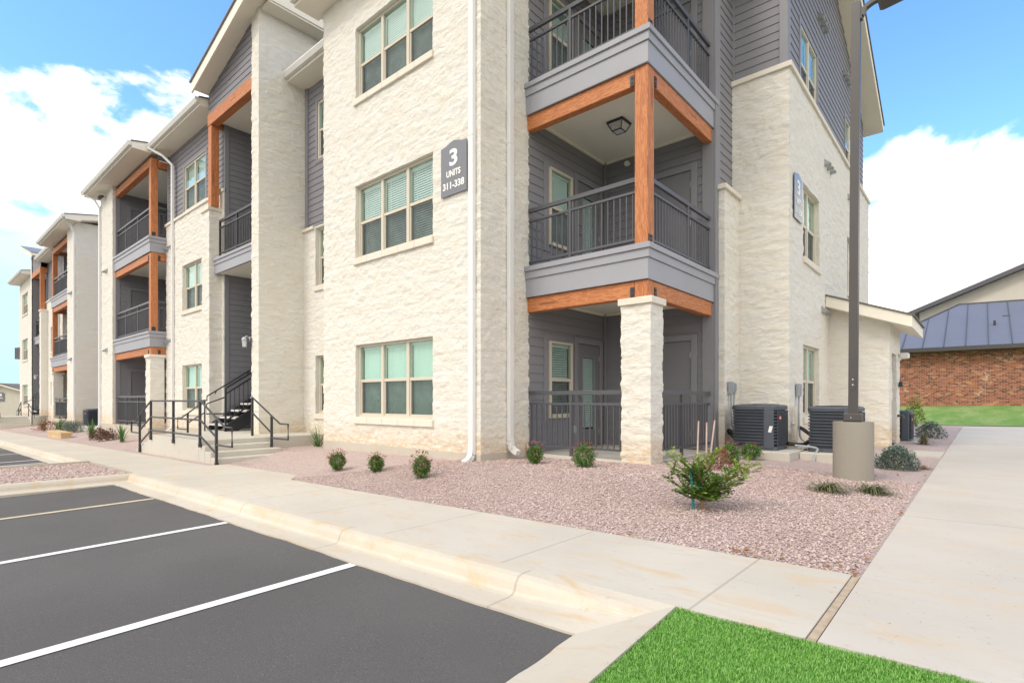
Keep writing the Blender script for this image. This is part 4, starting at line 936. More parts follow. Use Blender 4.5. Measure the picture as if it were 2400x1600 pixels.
# ---------------------------------------------------------------- entrance steps with handrails, metal stairs
def porch(label):
    T = thing('entrance_steps', label, 'steps', (-13.4, 4.7, -1.2), 'concrete entrance steps')
    zp = -.795; Y0, Y1 = 3.97, 5.30
    m = MB(); m.prism([(-14.55, zp), (-11.62, zp), (-11.62, -1.0), (-11.30, -1.0), (-11.30, -1.1), (-10.72, -1.1), (-10.72, -2.2), (-16.05, -2.2), (-16.05, -1.16), (-15.45, -1.16), (-15.45, -1.05), (-15.15, -1.05), (-15.15, -.93), (-14.85, -.93), (-14.85, zp - .06), (-14.55, zp - .06)][::-1], 'y', Y0, Y1)
    m = MB(); st_ = [(-11.62, zp), (-11.32, zp - .1), (-11.02, zp - .2), (-10.72, zp - .3)]; sl_ = [(-14.55, zp), (-14.85, zp - .1), (-15.15, zp - .2), (-15.45, zp - .3), (-15.75, zp - .4)]
    m.box(-14.55, -11.62, Y0, 9.45, -2.2, zp, .012)
    for k in range(1, 4): m.box(st_[k - 1][0] + .0005, st_[k][0], Y0 + .002 * k, Y1 + .03 * k, -2.2, st_[k][1], .012)
    for k in range(1, 5): m.box(sl_[k][0], sl_[k - 1][0] - .0005, Y0 + .002 * k, Y1, -2.2, sl_[k][1], .012)
    m.box(-15.62, -14.551, Y1 + .001, 9.45, -2.2, zp - .001, .012); m.box(-11.619, -13.12, Y1 + .35, 5.66, -2.2, -.99)
    m.build('concrete_base', 'porch_concrete', T)
    r = .019; h = .775
    f = MB(); y = Y0 - .02
    P = {'A': (-15.37, -1.135), 'B': (-14.52, -.80), 'C': (-13.0, -.80), 'D': (-11.49, -.80), 'E': (-10.68, -1.12)}
    top = [(-16.05, y, -.80), (-16.05, y, -.52), (-15.72, y, -.52), (-14.52, y, zp + h), (-11.45, y, zp + h), (-10.30, y, -.49), (-9.98, y, -.49), (-9.98, y, -.83), (-10.66, y, -.83)]
    f.tube(top, r, 8); f.tube([(-16.05, y, -.80), (-15.39, y, -.80)], r, 8)
    for o in (.37, .68):
        f.tube([(-15.37, y, -.385 - o + .02), (-14.52, y, zp + h - o), (-11.47, y, zp + h - o), (-10.68, y, -.37 - o + .05)], r, 8)
    for k, (x, z) in P.items():
        zt_ = zp + h if k in 'BCD' else (-.385 if k == 'A' else -.36)
        f.box(x - .022, x + .022, y - .022, y + .022, z - .09, zt_, .003); f.box(x - .035, x + .035, y - .026, y + .03, z - .12, z - .04, .003)
    f.build('handrail', 'metal_black', T)
    g = MB(); y = Y1 - .03
    g.tube([(-12.23, y, zp), (-12.23, y, .06), (-10.93, y, -.49), (-10.58, y, -.49), (-10.58, y, -.80), (-11.28, y, -.80)], r, 8); g.tube([(-12.23, y, -.28), (-11.30, y, -.70)], r, 8)
    g.box(-11.325, -11.28, y - .022, y + .022, -1.15, -.34, .003); g.box(-12.252, -12.208, y - .022, y + .022, zp, .05, .003); g.build('handrail', 'metal_black', T)
    g = MB(); g.tube([(-15.0, y, zp), (-15.0, y, -.02), (-16.21, y, -.36), (-16.70, y, -.49), (-16.99, y, -.49), (-16.99, y, -.80), (-16.21, y, -.80)], r, 8); g.tube([(-16.21, y, -.62), (-15.0, y, -.32)], r, 8); g.box(-16.23, -16.19, y - .022, y + .022, -1.2, -.36, .003); g.build('handrail', 'metal_black', T)
    return T
porch('pale concrete entrance steps with black pipe handrails in front of the nearest stairwell')
def stairs(label):
    T = thing('metal_staircase', label, 'staircase', (-15, 6.5, -.8), 'black metal stairs in the stairwells')
    n = 17; ri, go = .178, .27; y0 = 5.55; z0 = -.795; xl, xr = -15.5, -14.42
    for x in (xl, xr):
        m = MB(); m.prism([(y0 - .04, z0 + .0), (y0 + .30, z0), (y0 + n * go, z0 + n * ri - .2), (y0 + n * go, z0 + n * ri + .1), (y0 + .02, z0 + .17)], 'x', x - .02, x + .02); m.build('stringer', 'metal_black', T)
    for k in range(n - 1):
        m = MB(); z = z0 + (k + 1) * ri; y = y0 + k * go; m.box(xl + .022, xr - .022, y - .02, y + go + .02, z - .05, z, .005); m.build('tread', 'tread_concrete', T)
    m = MB(); sl = ri / go; L = n * go - .3
    Z = lambda y, o: z0 + .17 + (y - y0) * sl + o
    m.box(xr - .02, xr + .02, y0 - .02, y0 + .02, z0, z0 + 1.08)
    for o in (.09, .78, .92): m.bar((xr, y0, Z(y0, o)), (xr, y0 + L, Z(y0 + L, o)), .032, .036)
    k = 1
    while k * .11 < L: y = y0 + k * .11; m.box(xr - .008, xr + .008, y - .008, y + .008, Z(y, .09), Z(y, .79)); k += 1
    m.tube([(xr - .06, y0 + .02, Z(y0, .70)), (xr - .06, y0 - .42, z0 + .70), (xr - .06, y0 - .42, z0 + .45), (xr - .06, y0, z0 + .45)], .017, 8)
    m.build('railing', 'metal_black', T)
    m = MB(); x = -15.56; m.tube([(x, 5.40, -.01), (x, 5.52, -.01), (x, 5.52, .10), (x, 9.4, .10 + 3.88 * sl)], .019, 8)
    for y in (5.75, 6.6, 7.5): m.tube([(x, y, .08 + (y - 5.52) * sl), (x - .07, y, .02 + (y - 5.52) * sl)], .014, 6)
    m.build('handrail', 'metal_black', T)
stairs('black metal stairs with pale treads rising inside the nearest stairwell')
XF['m'] = -28.5; XF['dz'] = -.18
porch('distant concrete entrance steps with black handrails at far left'); XF['dz'] = -.04
stairs('black metal stairs inside the stairwell of the farther building'); XF['m'] = None; XF['dz'] = 0.

# ---------------------------------------------------------------- signs
def text_mesh(txt, w_, h_, bold):
    cu = bpy.data.curves.new('t', 'FONT'); cu.body = txt; cu.size = 1.; cu.align_x = 'CENTER'; cu.align_y = 'CENTER'; cu.extrude = .5; cu.offset = bold; cu.resolution_u = 6
    o = bpy.data.objects.new('t', cu); COL.objects.link(o); bpy.context.view_layer.update()
    me = bpy.data.meshes.new_from_object(o.evaluated_get(bpy.context.evaluated_depsgraph_get()))
    V = np.zeros(len(me.vertices) * 3); me.vertices.foreach_get('co', V); V = V.reshape(-1, 3); F = [tuple(p.vertices) for p in me.polygons]
    V -= (V.max(0) + V.min(0)) / 2; V *= np.array([w_, h_, .006]) / (V.max(0) - V.min(0))
    bpy.data.objects.remove(o); bpy.data.curves.remove(cu); return V, F
def sign(label, origin, ax, nrm, w_, h_, rows, face='sign_plate', edge=None):
    """plate with a raised, shouldered top; origin = middle of the plate's back"""
    ox, oy, oz = origin
    T = thing('building_sign', label, 'sign', origin, 'building number signs')
    def W(a, d, z): return (ox + (a if nrm < 0 else -a), oy + nrm * d, oz + z) if ax == 'y' else (ox + nrm * d, oy + (a if nrm > 0 else -a), oz + z)
    hw, hh = w_ / 2, h_ / 2; prof = [(-hw, -hh), (hw, -hh), (hw, hh * .86)]
    for k in range(1, 12):
        x = hw - w_ * k / 12; q = abs(x) / hw; prof.append((x, hh * (.86 + .14 * (.5 + .5 * math.cos(math.pi * min(1, q / .85))))))
    prof.append((-hw, hh * .86)); n = len(prof)
    P = [W(a, d_, z) for d_ in (.014, .028) for a, z in prof]
    m = MB(); m.add(P, [tuple(range(n - 1, -1, -1)), tuple(range(n, 2 * n))] + [(i, (i + 1) % n, n + (i + 1) % n, n + i) for i in range(n)]); m.build('plate', face, T)
    for txt, size, sx, bold, z in rows:
        if txt == '-bar-': m = MB(); m.add([W(a, d_, zz) for d_ in (.043, .047) for a, zz in ((-w_ * .32, z - .03), (w_ * .32, z - .03), (w_ * .32, z + .03), (-w_ * .32, z + .03))], [(0, 1, 2, 3), (4, 5, 6, 7), (0, 1, 5, 4), (1, 2, 6, 5), (2, 3, 7, 6), (3, 0, 4, 7)])
        else:
            V, F = text_mesh(txt, size, sx, bold); m = MB(); m.add([W(v[0], .030 + v[2], v[1] + z) for v in V], F)
        m.build('lettering', 'sign_letter', T)
    return T
ROWS = [('3', .185, .27, .03, .165), ('UNITS', .33, .105, .035, -.085), ('311-338', .50, .115, .035, -.275)]
sign('slate number 3 units sign on the sunny stone front beside the middle window', (-6.396, 5.955, 3.735), 'y', -1, .60, .86, ROWS)
sign('slate number 3 units sign on the end wall facing the side walk', (-2.565, 10.97, 3.735), 'x', 1, .56, .86, ROWS)
sign('small dark sign seen edge-on at the far end of the farther building', (-51.2, 6.0, 3.3), 'x', -1, .60, .86, [])

# ---------------------------------------------------------------- lamps and small fixtures
def ceiling_lamp(label, x, y, z, lit=False):
    T = thing('ceiling_lamp', label, 'lamp', (x, y, z), 'black box lamps on the balcony ceilings'); a, b_, h = .145, .085, .16
    m = MB(); m.box(x - a - .012, x + a + .012, y - a - .012, y + a + .012, z - .035, z, .004); m.build('canopy', 'metal_black', T)
    cor = [(-1, -1), (1, -1), (1, 1), (-1, 1)]; T0 = [(x + i * a, y + j * a, z - .035) for i, j in cor]; T1 = [(x + i * b_, y + j * b_, z - h) for i, j in cor]
    m = MB()
    for k in range(4): m.bar(T0[k], T1[k], .014, .014); m.bar(T1[k], T1[(k + 1) % 4], .014, .014); m.bar(T0[k], T0[(k + 1) % 4], .016, .016)
    m.build('lamp_frame', 'metal_black', T)
    m = MB(); s = .965
    I = [(x + (p[0] - x) * s, y + (p[1] - y) * s, p[2]) for p in T0 + T1]; m.add(I, [(0, 1, 5, 4), (1, 2, 6, 5), (2, 3, 7, 6), (3, 0, 4, 7), (4, 5, 6, 7)]); m.build('lamp_shade', 'lamp_glass', T)
    if lit: m = MB(); m.tube([(x, y, z - .05), (x, y, z - .11)], .035, 10); m.build('bulb', 'lamp_glow', T)
ceiling_lamp('black box ceiling lamp over the middle corner balcony', -4.75, 8.3, 4.82)
ceiling_lamp('black box ceiling lamp over the ground floor patio, half behind the pillar', -4.55, 8.3, 1.735)
ceiling_lamp('black box ceiling lamp over the left stack middle balcony', -21.0, 6.4, 4.82)
ceiling_lamp('lit box ceiling lamp glowing over the left stack top balcony', -21.0, 6.4, 7.80, True)
def lantern(label, x, y, z, nx, ny):
    T = thing('wall_lantern', label, 'lamp', (x, y, z), 'wall lanterns by the stairwells')
    m = MB(); m.tube([(x, y, z + .05), (x + nx * .025, y + ny * .025, z + .05)], .06, 12); m.tube([(x + nx * .02, y + ny * .02, z + .06), (x + nx * .08, y + ny * .08, z + .12), (x + nx * .13, y + ny * .13, z + .08)], .012, 6); m.build('bracket', 'galvanised', T)
    cx, cy = x + nx * .13, y + ny * .13
    m = MB(); m.tube([(cx, cy, z + .09), (cx, cy, z + .03)], .035, 8, r1=.075); m.build('hood', 'galvanised', T)
    m = MB(); m.tube([(cx, cy, z + .03), (cx, cy, z - .14)], .065, 4, r1=.05); m.build('lamp_shade', 'lamp_glass', T)
lantern('small jar lantern on the stone fin right of the stair opening', -13.14, 5.62, 1.40, -.5, -.85)
lantern('small jar lantern on the stone wall left of the stair opening', -16.60, 5.955, 1.44, 0, -1)
XF_ = -28.5 * 2
lantern('tiny distant jar lantern on the farther building by its stairwell', XF_ + 15.5, 5.62, 1.36, -.5, -.85)
def flood(label, x, y, z):
    T = thing('security_light', label, 'light', (x, y, z)); m = MB(); m.tube([(x, y, z), (x, y - .03, z)], .055, 12); m.build('base', 'white_plastic', T)
    for s in (-1, 1): m = MB(); m.tube([(x + s * .03, y - .03, z - .02), (x + s * .09, y - .10, z - .05)], .014, 6); m.tube([(x + s * .07, y - .08, z - .04), (x + s * .13, y - .19, z - .09)], .045, 12, r1=.06); m.build('lamp_head', 'metal_bronze', T)
flood('twin-head security light under the eave on the left pier', -25.55, 5.43, 7.86)

# ---------------------------------------------------------------- air conditioners
def ac_unit(label, x, y, z, s=.72, h=.72, rot=0., badge=(0, 1)):
    T = thing('air_conditioner', label, 'air conditioner', (x, y, z), 'outdoor air conditioners')
    hs = s / 2; r = .09
    def ring(rad, off, zz):
        P = []
        for q, (sx, sy) in enumerate(((1, 1), (-1, 1), (-1, -1), (1, -1))):
            for k in range(5): a = math.pi / 2 * (q + k / 4); P.append((x + sx * (hs - r) + math.cos(a) * (r + off), y + sy * (hs - r) + math.sin(a) * (r + off), zz))
        return P
    def band(mb, rows_, close=False):
        R_ = [ring(r, o, zz) for o, zz in rows_]; n = len(R_[0]); f = [(i * n + k, i * n + (k + 1) % n, (i + 1) * n + (k + 1) % n, (i + 1) * n + k) for i in range(len(R_) - 1) for k in range(n)]
        if close: f += [tuple(range(n - 1, -1, -1)), tuple(range((len(R_) - 1) * n, len(R_) * n))]
        mb.add([p for q in R_ for p in q], f)
    m = MB(); band(m, [(-.035, z + .03), (-.035, z + h - .04)]); m.build('coil', 'ac_coil', T)
    m = MB(); band(m, [(-.03, z), (.0, z), (.0, z + .055), (-.04, z + .06)]); m.build('base_pan', 'ac_case', T); m = MB(); band(m, [(-.04, z + h - .075), (.0, z + h - .07), (.004, z + h - .02), (-.012, z + h), (-.06, z + h + .012), (-.10, z + h + .004)]); m.build('top_cap', 'ac_case', T)
    n = 11
    for k in range(n):
        zz = z + .075 + k * (h - .16) / n; m = MB(); band(m, [(-.03, zz + .050), (-.004, zz + .040), (.0, zz + .034), (-.004, zz + .030), (-.034, zz + .010)]); m.build('louvre', 'ac_case', T)
    m = MB()
    for k in range(46):                                # fine vertical guard wires on the two visible sides
        a = -hs + .05 + (s - .1) * k / 45; m.box(x + a - .0018, x + a + .0018, y - hs - .001, y - hs + .004, z + .06, z + h - .08); m.box(x + hs - .004, x + hs + .001, y + a - .0018, y + a + .0018, z + .06, z + h - .08)
    m.build('coil_guard', 'ac_case', T)
    bx, by = badge
    m = MB(); m.box(x + hs - .20, x + hs - .045, y - hs - .012, y - hs + .02, z + .02, z + h - .03, .012) if bx == 0 else m.box(x - hs + .02, x - hs + .19, y - hs - .012, y - hs + .02, z + .02, z + h - .03, .012); m.build('corner_panel', 'ac_case', T)
    m = MB(); zt = z + h + .004
    m.tube([(x, y, zt - .03), (x, y, zt + .02)], .10, 20)
    for rr in (.15, .20, .25, .30): m.tube([(x + rr * math.cos(a), y + rr * math.sin(a), zt + .012) for a in np.linspace(0, 2 * math.pi, 33)], .004, 5, False)
    for k in range(12): a = k * math.pi / 6; m.bar((x + .09 * math.cos(a), y + .09 * math.sin(a), zt + .012), (x + .33 * math.cos(a), y + .33 * math.sin(a), zt + .004), .006, .006)
    m.build('fan_grille', 'metal_black', T)
    m = MB(); m.box(x - hs + .1, x + hs - .1, y - hs + .1, y + hs - .1, z + h - .1, z + h - .06); m.build('fan_shroud', 'ac_coil', T)
    if badge[1] == 1:
        m = MB(); m.box(x + hs - .01, x + hs + .008, y - hs + .12, y - hs + .24, z + h - .23, z + h - .16); b_ = m.build('badge', 'badge_red', T); m = MB(); m.box(x + hs + .0085, x + hs + .0095, y - hs + .14, y - hs + .22, z + h - .215, z + h - .185); m.build('badge_panel', 'badge_white', b_)
    elif badge[1] == 2:
        m = MB(); m.box(x + .02, x + .26, y - hs - .008, y - hs + .01, z + h - .20, z + h - .15); m.build('badge', 'badge_red', T)
    return T
def pad(x0, x1, y0, y1, z): m = MB(); m.box(x0, x1, y0, y1, z - .5, z, .012); struct(m.build('concrete_pad', 'porch_concrete'))
PZ = -.81
pad(-3.26, -2.22, 9.05, 10.20, PZ - .005); pad(-2.215, -1.35, 9.60, 10.95, PZ - .03)
a1_ = ac_unit('dark grey air conditioner with red badge in front of the stone wing', -2.83, 9.66, PZ, badge=(0, 1))
m = MB(); V, F = text_mesh('1', .05, .10, .02); x0, y0, z0 = -2.56, 9.66 - .36 - .0155, PZ + .34; m.add([(x0 + v[0] + .25 * v[1], y0 - v[2], z0 + v[1] - .1 * v[0]) for v in V], F); m.build('lettering', 'badge_white', a1_)
ac_unit('dark grey air conditioner half hidden behind the lamp post pedestal', -1.80, 10.20, PZ - .025, badge=(0, 0))
ac_unit('dark grey air conditioner past the utility room by the side walk', -1.64, 16.6, -1.0, badge=(0, 1)); pad(-2.1, -1.2, 16.1, 17.1, -1.005)
XFP = -1.13
ac_unit('dark grey air conditioner in the gap between buildings, red badge facing out', -29.75, 5.95, XFP, badge=(1, 2)); pad(-30.3, -28.2, 5.45, 7.0, XFP - .005)
ac_unit('dark grey air conditioner peeping from behind the left white downspout', -28.62, 6.25, XFP, badge=(1, 0))

def disconnect(label, T0, ax, boxes, conduits, hoses):
    T = thing('electrical_box', label, 'electrical box', T0)
    for b_ in boxes:
        m = MB(); m.box(*b_, .008); m.build('housing', 'pvc_grey', T)
        x0, x1, y0, y1, z0, z1 = b_
        m = MB(); m.box(x0 + .01, x1 - .01, y0 - .014, y0 - .0005, z0 + .05, z1 - .01, .004) if ax == 'y' else m.box(x1 + .0005, x1 + .014, y0 + .01, y1 - .01, z0 + .05, z1 - .01, .004); m.build('cover', 'pvc_grey', T)
    for c_ in conduits: m = MB(); m.tube(c_, .016, 8); m.build('conduit', 'pvc_grey', T)
    for c_ in hoses: m = MB(); m.tube(c_, .034, 8); m.build('insulated_hose', 'hose_black', T)
yf = 10.45
def smooth_path(P, n=6):
    P = [Vector(p) for p in P]; P = [P[0]] + P + [P[-1]]; out = []
    for i in range(1, len(P) - 2):
        for k in range(n):
            t_ = k / n; a, b_, c, d_ = P[i - 1:i + 3]; out.append(.5 * ((2 * b_) + (c - a) * t_ + (2 * a - 5 * b_ + 4 * c - d_) * t_ * t_ + (3 * b_ - a - 3 * c + d_) * t_ ** 3))
    return [tuple(v) for v in out + [P[-2]]]
disconnect('pair of grey electrical boxes with conduits left of the red-badged air conditioner', (-3.38, 10.2, .2), 'x',
           [(-3.42, -3.35, 9.82, 9.93, .10, .33), (-3.42, -3.35, 9.96, 10.06, .12, .31)],
           [smooth_path([(-3.37, 9.85, .10), (-3.37, 9.86, -.3), (-3.36, 9.90, -.50), (-3.28, 9.9, -.58), (-3.22, 9.75, -.66)]), smooth_path([(-3.37, 10.02, .12), (-3.37, 9.99, -.05), (-3.36, 9.97, -.3), (-3.34, 9.96, -.48), (-3.24, 9.92, -.62)])],
           [smooth_path([(-3.44, 9.84, -.55), (-3.37, 9.82, -.55), (-3.28, 9.78, -.62), (-3.18, 9.72, -.72)]), smooth_path([(-3.44, 9.88, -.57), (-3.34, 9.80, -.62), (-3.24, 9.70, -.70), (-3.2, 9.66, -.76)])])
disconnect('single grey electrical box with conduit beside the lower end wall window', (-2.55, 11.0, .2), 'x',
           [(-2.56, -2.49, 10.86, 10.98, .06, .30)],
           [smooth_path([(-2.52, 10.92, .06), (-2.52, 10.9, -.2), (-2.50, 10.86, -.55), (-2.44, 10.8, -.72), (-2.2, 10.5, -.75), (-1.95, 10.3, -.6)]), smooth_path([(-2.3, 9.7, -.74), (-2.0, 9.75, -.77), (-1.98, 9.62, -.85), (-2.0, 9.54, -1.0)])],
           [smooth_path([(-2.58, 10.98, -.50), (-2.45, 10.85, -.52), (-2.2, 10.5, -.64), (-2.1, 10.3, -.68)]), smooth_path([(-2.42, 9.75, -.72), (-2.25, 9.95, -.745), (-2.2, 10.2, -.70), (-2.1, 10.3, -.62)])])
m = MB(); m.tube([(-2.50, 10.62, -1.0), (-2.50, 10.62, -.12)], .03, 10); m.tube([(-2.50, 10.62, -.42), (-2.56, 10.62, -.42)], .03, 8)
tag(m.build('drain_pipe', 'pvc_cream'), 'cream plastic pipe standing between the two near air conditioners', 'pipe')

# ---------------------------------------------------------------- lamp post
T = thing('lamp_post', 'tall bronze square lamp post on a round concrete pedestal by the side walk', 'lamp post', (-1.27, 8.30, -1.02))
px, py = -1.27, 8.30
m = MB(); m.tube([(px, py, -1.5), (px, py, -.30), (px, py, -.285)], .232, 40); m.build('pedestal', 'pedestal_concrete', T)
m = MB(); m.box(px - .105, px + .105, py - .105, py + .105, -.285, -.175, .015); b_ = m.build('base_cover', 'metal_bronze', T)
m = MB(); m.tube([(px - .01, py - .105, -.23), (px - .01, py - .108, -.23)], .006, 8); m.build('bolt', 'badge_white', b_)
m = MB(); tl = .035; h0, h1 = -.18, 5.18; s = .05
m.add([(px + i * s + (tl if q else 0), py + j * s, z) for q, z in ((0, h0), (1, h1)) for i, j in ((-1, -1), (1, -1), (1, 1), (-1, 1))], [(0, 1, 5, 4), (1, 2, 6, 5), (2, 3, 7, 6), (3, 0, 4, 7), (4, 5, 6, 7), (3, 2, 1, 0)]); m.build('pole', 'metal_bronze', T)
m = MB(); P = [(px + .0 + .036 * math.cos(a), py - .0515, .23 + (.06 if math.sin(a) > 0 else -.06) + .036 * math.sin(a)) for a in np.linspace(0, 2 * math.pi, 24, endpoint=False)]
m.add(P + [(p[0], p[1] - .006, p[2]) for p in P], [tuple(range(24)), tuple(range(47, 23, -1))] + [(k, (k + 1) % 24, 24 + (k + 1) % 24, 24 + k) for k in range(24)]); hc = m.build('hand_hole_cover', 'metal_bronze', T)
m = MB()
for z in (.20, .27): m.tube([(px + .005, py - .057, z), (px + .005, py - .062, z)], .008, 8)
m.build('bolt', 'badge_white', hc)
ax_ = px + tl + .05; zt = 5.12
m = MB(); m.box(ax_ - .004, ax_ + .02, py - .04, py + .04, zt - .17, zt - .02, .004); pts = smooth_path([(ax_ + .01, py, zt - .12), (ax_ + .05, py, zt - .04), (ax_ + .12, py, zt - .0), (ax_ + .20, py, zt + .015)], 5)
for a, c in zip(pts[:-1], pts[1:]): m.bar(a, c, .075, .05)
m.build('arm', 'metal_bronze', T)
m = MB(); hx = ax_ + .19; m.prism([(hx, zt - .05), (hx + .04, zt - .065), (hx + .60, zt + .0), (hx + .66, zt + .03), (hx + .64, zt + .075), (hx + .05, zt + .085), (hx, zt + .04)], 'y', py - .15, py + .15); hd = m.build('luminaire', 'metal_bronze', T)
m = MB(); m.add([(hx + .28, py - .12, zt - .044), (hx + .56, py - .12, zt - .0115), (hx + .56, py + .12, zt - .0115), (hx + .28, py + .12, zt - .044), (hx + .28, py - .12, zt - .030), (hx + .56, py - .12, zt + .003), (hx + .56, py + .12, zt + .003), (hx + .28, py + .12, zt - .030)], [(0, 3, 2, 1), (4, 5, 6, 7), (0, 1, 5, 4), (1, 2, 6, 5), (2, 3, 7, 6), (3, 0, 4, 7)]); m.build('lens', 'lamp_glass', hd)

# ---------------------------------------------------------------- plants
def leaves(mb, P, D, ln, wd, droop=.25, curl=.2):
    """folded leaf blades: bases P, directions D, lengths ln, widths wd (arrays)"""
    n = len(P); D = D / np.linalg.norm(D, axis=1, keepdims=True); up = np.tile([0, 0, 1.], (n, 1)) + RNG.normal(0, .35, (n, 3))
    S = np.cross(D, up); S /= np.linalg.norm(S, axis=1, keepdims=True) + 1e-9; U = np.cross(S, D)
    ln = np.broadcast_to(ln, n)[:, None]; wd = np.broadcast_to(wd, n)[:, None]; dz_ = np.array([0, 0, -1.])
    v = [P, P + D * ln * .45 + S * wd + U * wd * curl, P + D * ln * .45 - U * wd * .15, P + D * ln * .45 - S * wd + U * wd * curl, P + D * ln + dz_ * ln * droop]
    V = np.stack(v, 1).reshape(-1, 3); f = np.array([(0, 1, 2), (0, 2, 3), (1, 4, 2), (2, 4, 3)]); F = (f[None] + (np.arange(n) * 5)[:, None, None]).reshape(-1, 3)
    mb.Q.append(F + mb.n); mb.V.append(V); mb.n += len(V); return mb
def sph(n):
    v = RNG.normal(0, 1, (n, 3)); return v / np.linalg.norm(v, axis=1, keepdims=True)
def gz1(x, y): return float(ground_z(x, y))
def nandina(label, x, y, r=.17, h=.36, red=1.):
    z = gz1(x, y); T = thing('shrub', label, 'shrub', (x, y, z), 'small red-tipped shrubs in the gravel')
    st_ = MB()
    for k in range(9): a = RNG.uniform(0, 6.28); q = RNG.uniform(.2, .8); st_.tube([(x + .02 * math.cos(a), y + .02 * math.sin(a), z - .02), (x + r * q * math.cos(a), y + r * q * math.sin(a), z + h * RNG.uniform(.6, .95))], .005, 5, r1=.002)
    st_.build('stem', 'bark', T)
    n = 1700; d_ = sph(n); rad = RNG.uniform(.35, 1., n) ** .6 * (.8 + .4 * vnoise(d_[:, 0] * 3 + x * 9, d_[:, 1] * 3 + d_[:, 2] * 2, 11))
    P = np.stack([x + d_[:, 0] * rad * r, y + d_[:, 1] * rad * r, z + h * .5 + d_[:, 2] * rad * h * .48], -1); P[:, 2] = np.maximum(P[:, 2], z + .01)
    m = leaves(MB(), P, d_ + RNG.normal(0, .7, (n, 3)) + [0, 0, .3], RNG.uniform(.020, .040, n), RNG.uniform(.006, .010, n)); m.build('foliage', 'leaf_nandina', T)
    n = int(120 * red); d_ = sph(n); d_[:, 2] = np.abs(d_[:, 2]) * .9 + np.where(RNG.random(n) < .3, -.5, .25); P = np.stack([x + d_[:, 0] * r * 1.08, y + d_[:, 1] * r * 1.08, z + h * .52 + d_[:, 2] * h * .52], -1); P += RNG.normal(0, .015, P.shape); P[:, 2] = np.maximum(P[:, 2], z + .01)
    m = leaves(MB(), P, d_ + RNG.normal(0, .4, (n, 3)), RNG.uniform(.03, .055, n), RNG.uniform(.005, .009, n)); m.build('red_tips', 'leaf_red', T)
nandina('small red-tipped shrub nearest the entrance path, leftmost under the big windows', -7.6, 4.58, .125, .27, 1.3)
nandina('small red-tipped shrub, middle one of three under the big windows', -6.8, 4.74, .105, .25)
nandina('small red-tipped shrub in front of the white downspouts, with the most red on top', -5.73, 4.72, .125, .30, 1.5)
nandina('small red-tipped shrub at the stone corner, left end of the patio railing', -4.96, 6.21, .125, .26)
nandina('rounded red-tipped shrub in front of the patio railing, left of the stone pillar', -4.12, 6.25, .15, .29)
nandina('low green shrub left of the red-badged air conditioner, behind the sapling', -2.72, 7.91, .135, .27, .5)
nandina('low green shrub touching the front of the red-badged air conditioner', -2.70, 8.75, .16, .22, .6)

# staked sapling
x, y = -1.96, 4.94; z = gz1(x, y)
T = thing('sapling', 'young leafy sapling with lime-green tips tied to a short stake in the gravel', 'young tree', (x, y, z))
tr = MB(); tr.tube(smooth_path([(x, y, z - .05), (x + .005, y, z + .12), (x - .01, y, z + .30)]), .020, 8, r1=.014); tr.build('trunk', 'bark', T)
# branch tips (right, up) in metres in the plane facing the walk; the crown is spread in depth as well
Rv, Fv = Vector((.7548, .6560, 0)), Vector((-.6560, .7548, 0))
tips = [(-.26, .52, .05, 1), (-.30, .40, -.1, 0), (-.10, .42, -.15, 0), (.02, .46, .1, 1), (.12, .54, .0, 1), (.16, .45, .2, 1), (.22, .36, -.1, 0), (.46, .46, .05, 1), (.36, .40, .12, 1), (.40, .33, -.05, 1), (.25, .24, .15, 0), (-.28, .28, .1, 0), (-.22, .18, -.1, 0), (.08, .32, -.2, 0), (.10, .20, -.12, 0), (-.08, .27, .22, 0), (.24, .15, .05, 0), (.02, .36, .25, 1), (-.16, .34, .15, 0), (.3, .3, -.2, 0), (-.18, .46, .0, 1), (.0, .24, .0, 0), (.15, .27, .1, 0), (-.05, .16, -.08, 0), (-.14, .14, .1, 0), (.14, .12, -.1, 0), (.0, .12, -.16, 0), (.47, .42, -.03, 1), (.50, .36, .06, 1)]
br = MB(); LD = MB(); LL = MB()
for (rr, uu, ff, lime) in [(a, b_ * .95, c * .8, d_) for a, b_, c, d_ in tips]:
    p0 = Vector((x - .005, y, z + RNG.uniform(.06, min(.26, uu * .6)))); p3 = Vector((x, y, z)) + Rv * rr + Fv * ff + Vector((0, 0, uu)); p1 = p0.lerp(p3, .5) + Vector((0, 0, -.03 if abs(rr) > .2 else .02))
    path = smooth_path([p0, p1, p3], 7); br.tube(path, .006, 5, r1=.002)
    n = len(path)
    for i, q in enumerate(path[2:]):
        t_ = (i + 2) / n; tg = (Vector(path[min(i + 3, n - 1)]) - Vector(path[i + 1])).normalized()
        for _ in range(1):                             # a pinnate leaf: leaflets in pairs on a short rachis
            a = RNG.uniform(0, 6.28); sd = Vector((math.cos(a), math.sin(a), RNG.uniform(-.1, .7))).normalized(); dr = (sd * .9 + tg * .8).normalized(); L = RNG.uniform(.06, .10)
            k = 5; base = np.array([tuple(Vector(q) + dr * L * (j + .6) / k) for j in range(k) for _s in (0, 1)]); side = dr.cross(Vector((0, 0, 1))).normalized()
            dirs = np.array([tuple(side * (s_ * 1.) + dr * .75 + Vector((0, 0, RNG.uniform(-.1, .25)))) for j in range(k) for s_ in (-1, 1)])
            leaves(LL if lime and t_ > .42 else LD, base, dirs, RNG.uniform(.030, .046, 2 * k), RNG.uniform(.009, .014, 2 * k), .1)
br.build('branch', 'bark', T); LD.build('foliage', 'leaf_sapling', T); LL.build('new_leaves', 'leaf_lime', T)
m = MB(); bx_ = (Vector((x, y, z)) - Rv * .075)
m.tube([(bx_.x, bx_.y, z - .03), (bx_.x - .012, bx_.y, z + .20), (bx_.x - .03, bx_.y, z + .36)], .012, 6); m.build('tie_stake', 'tie_green', T)
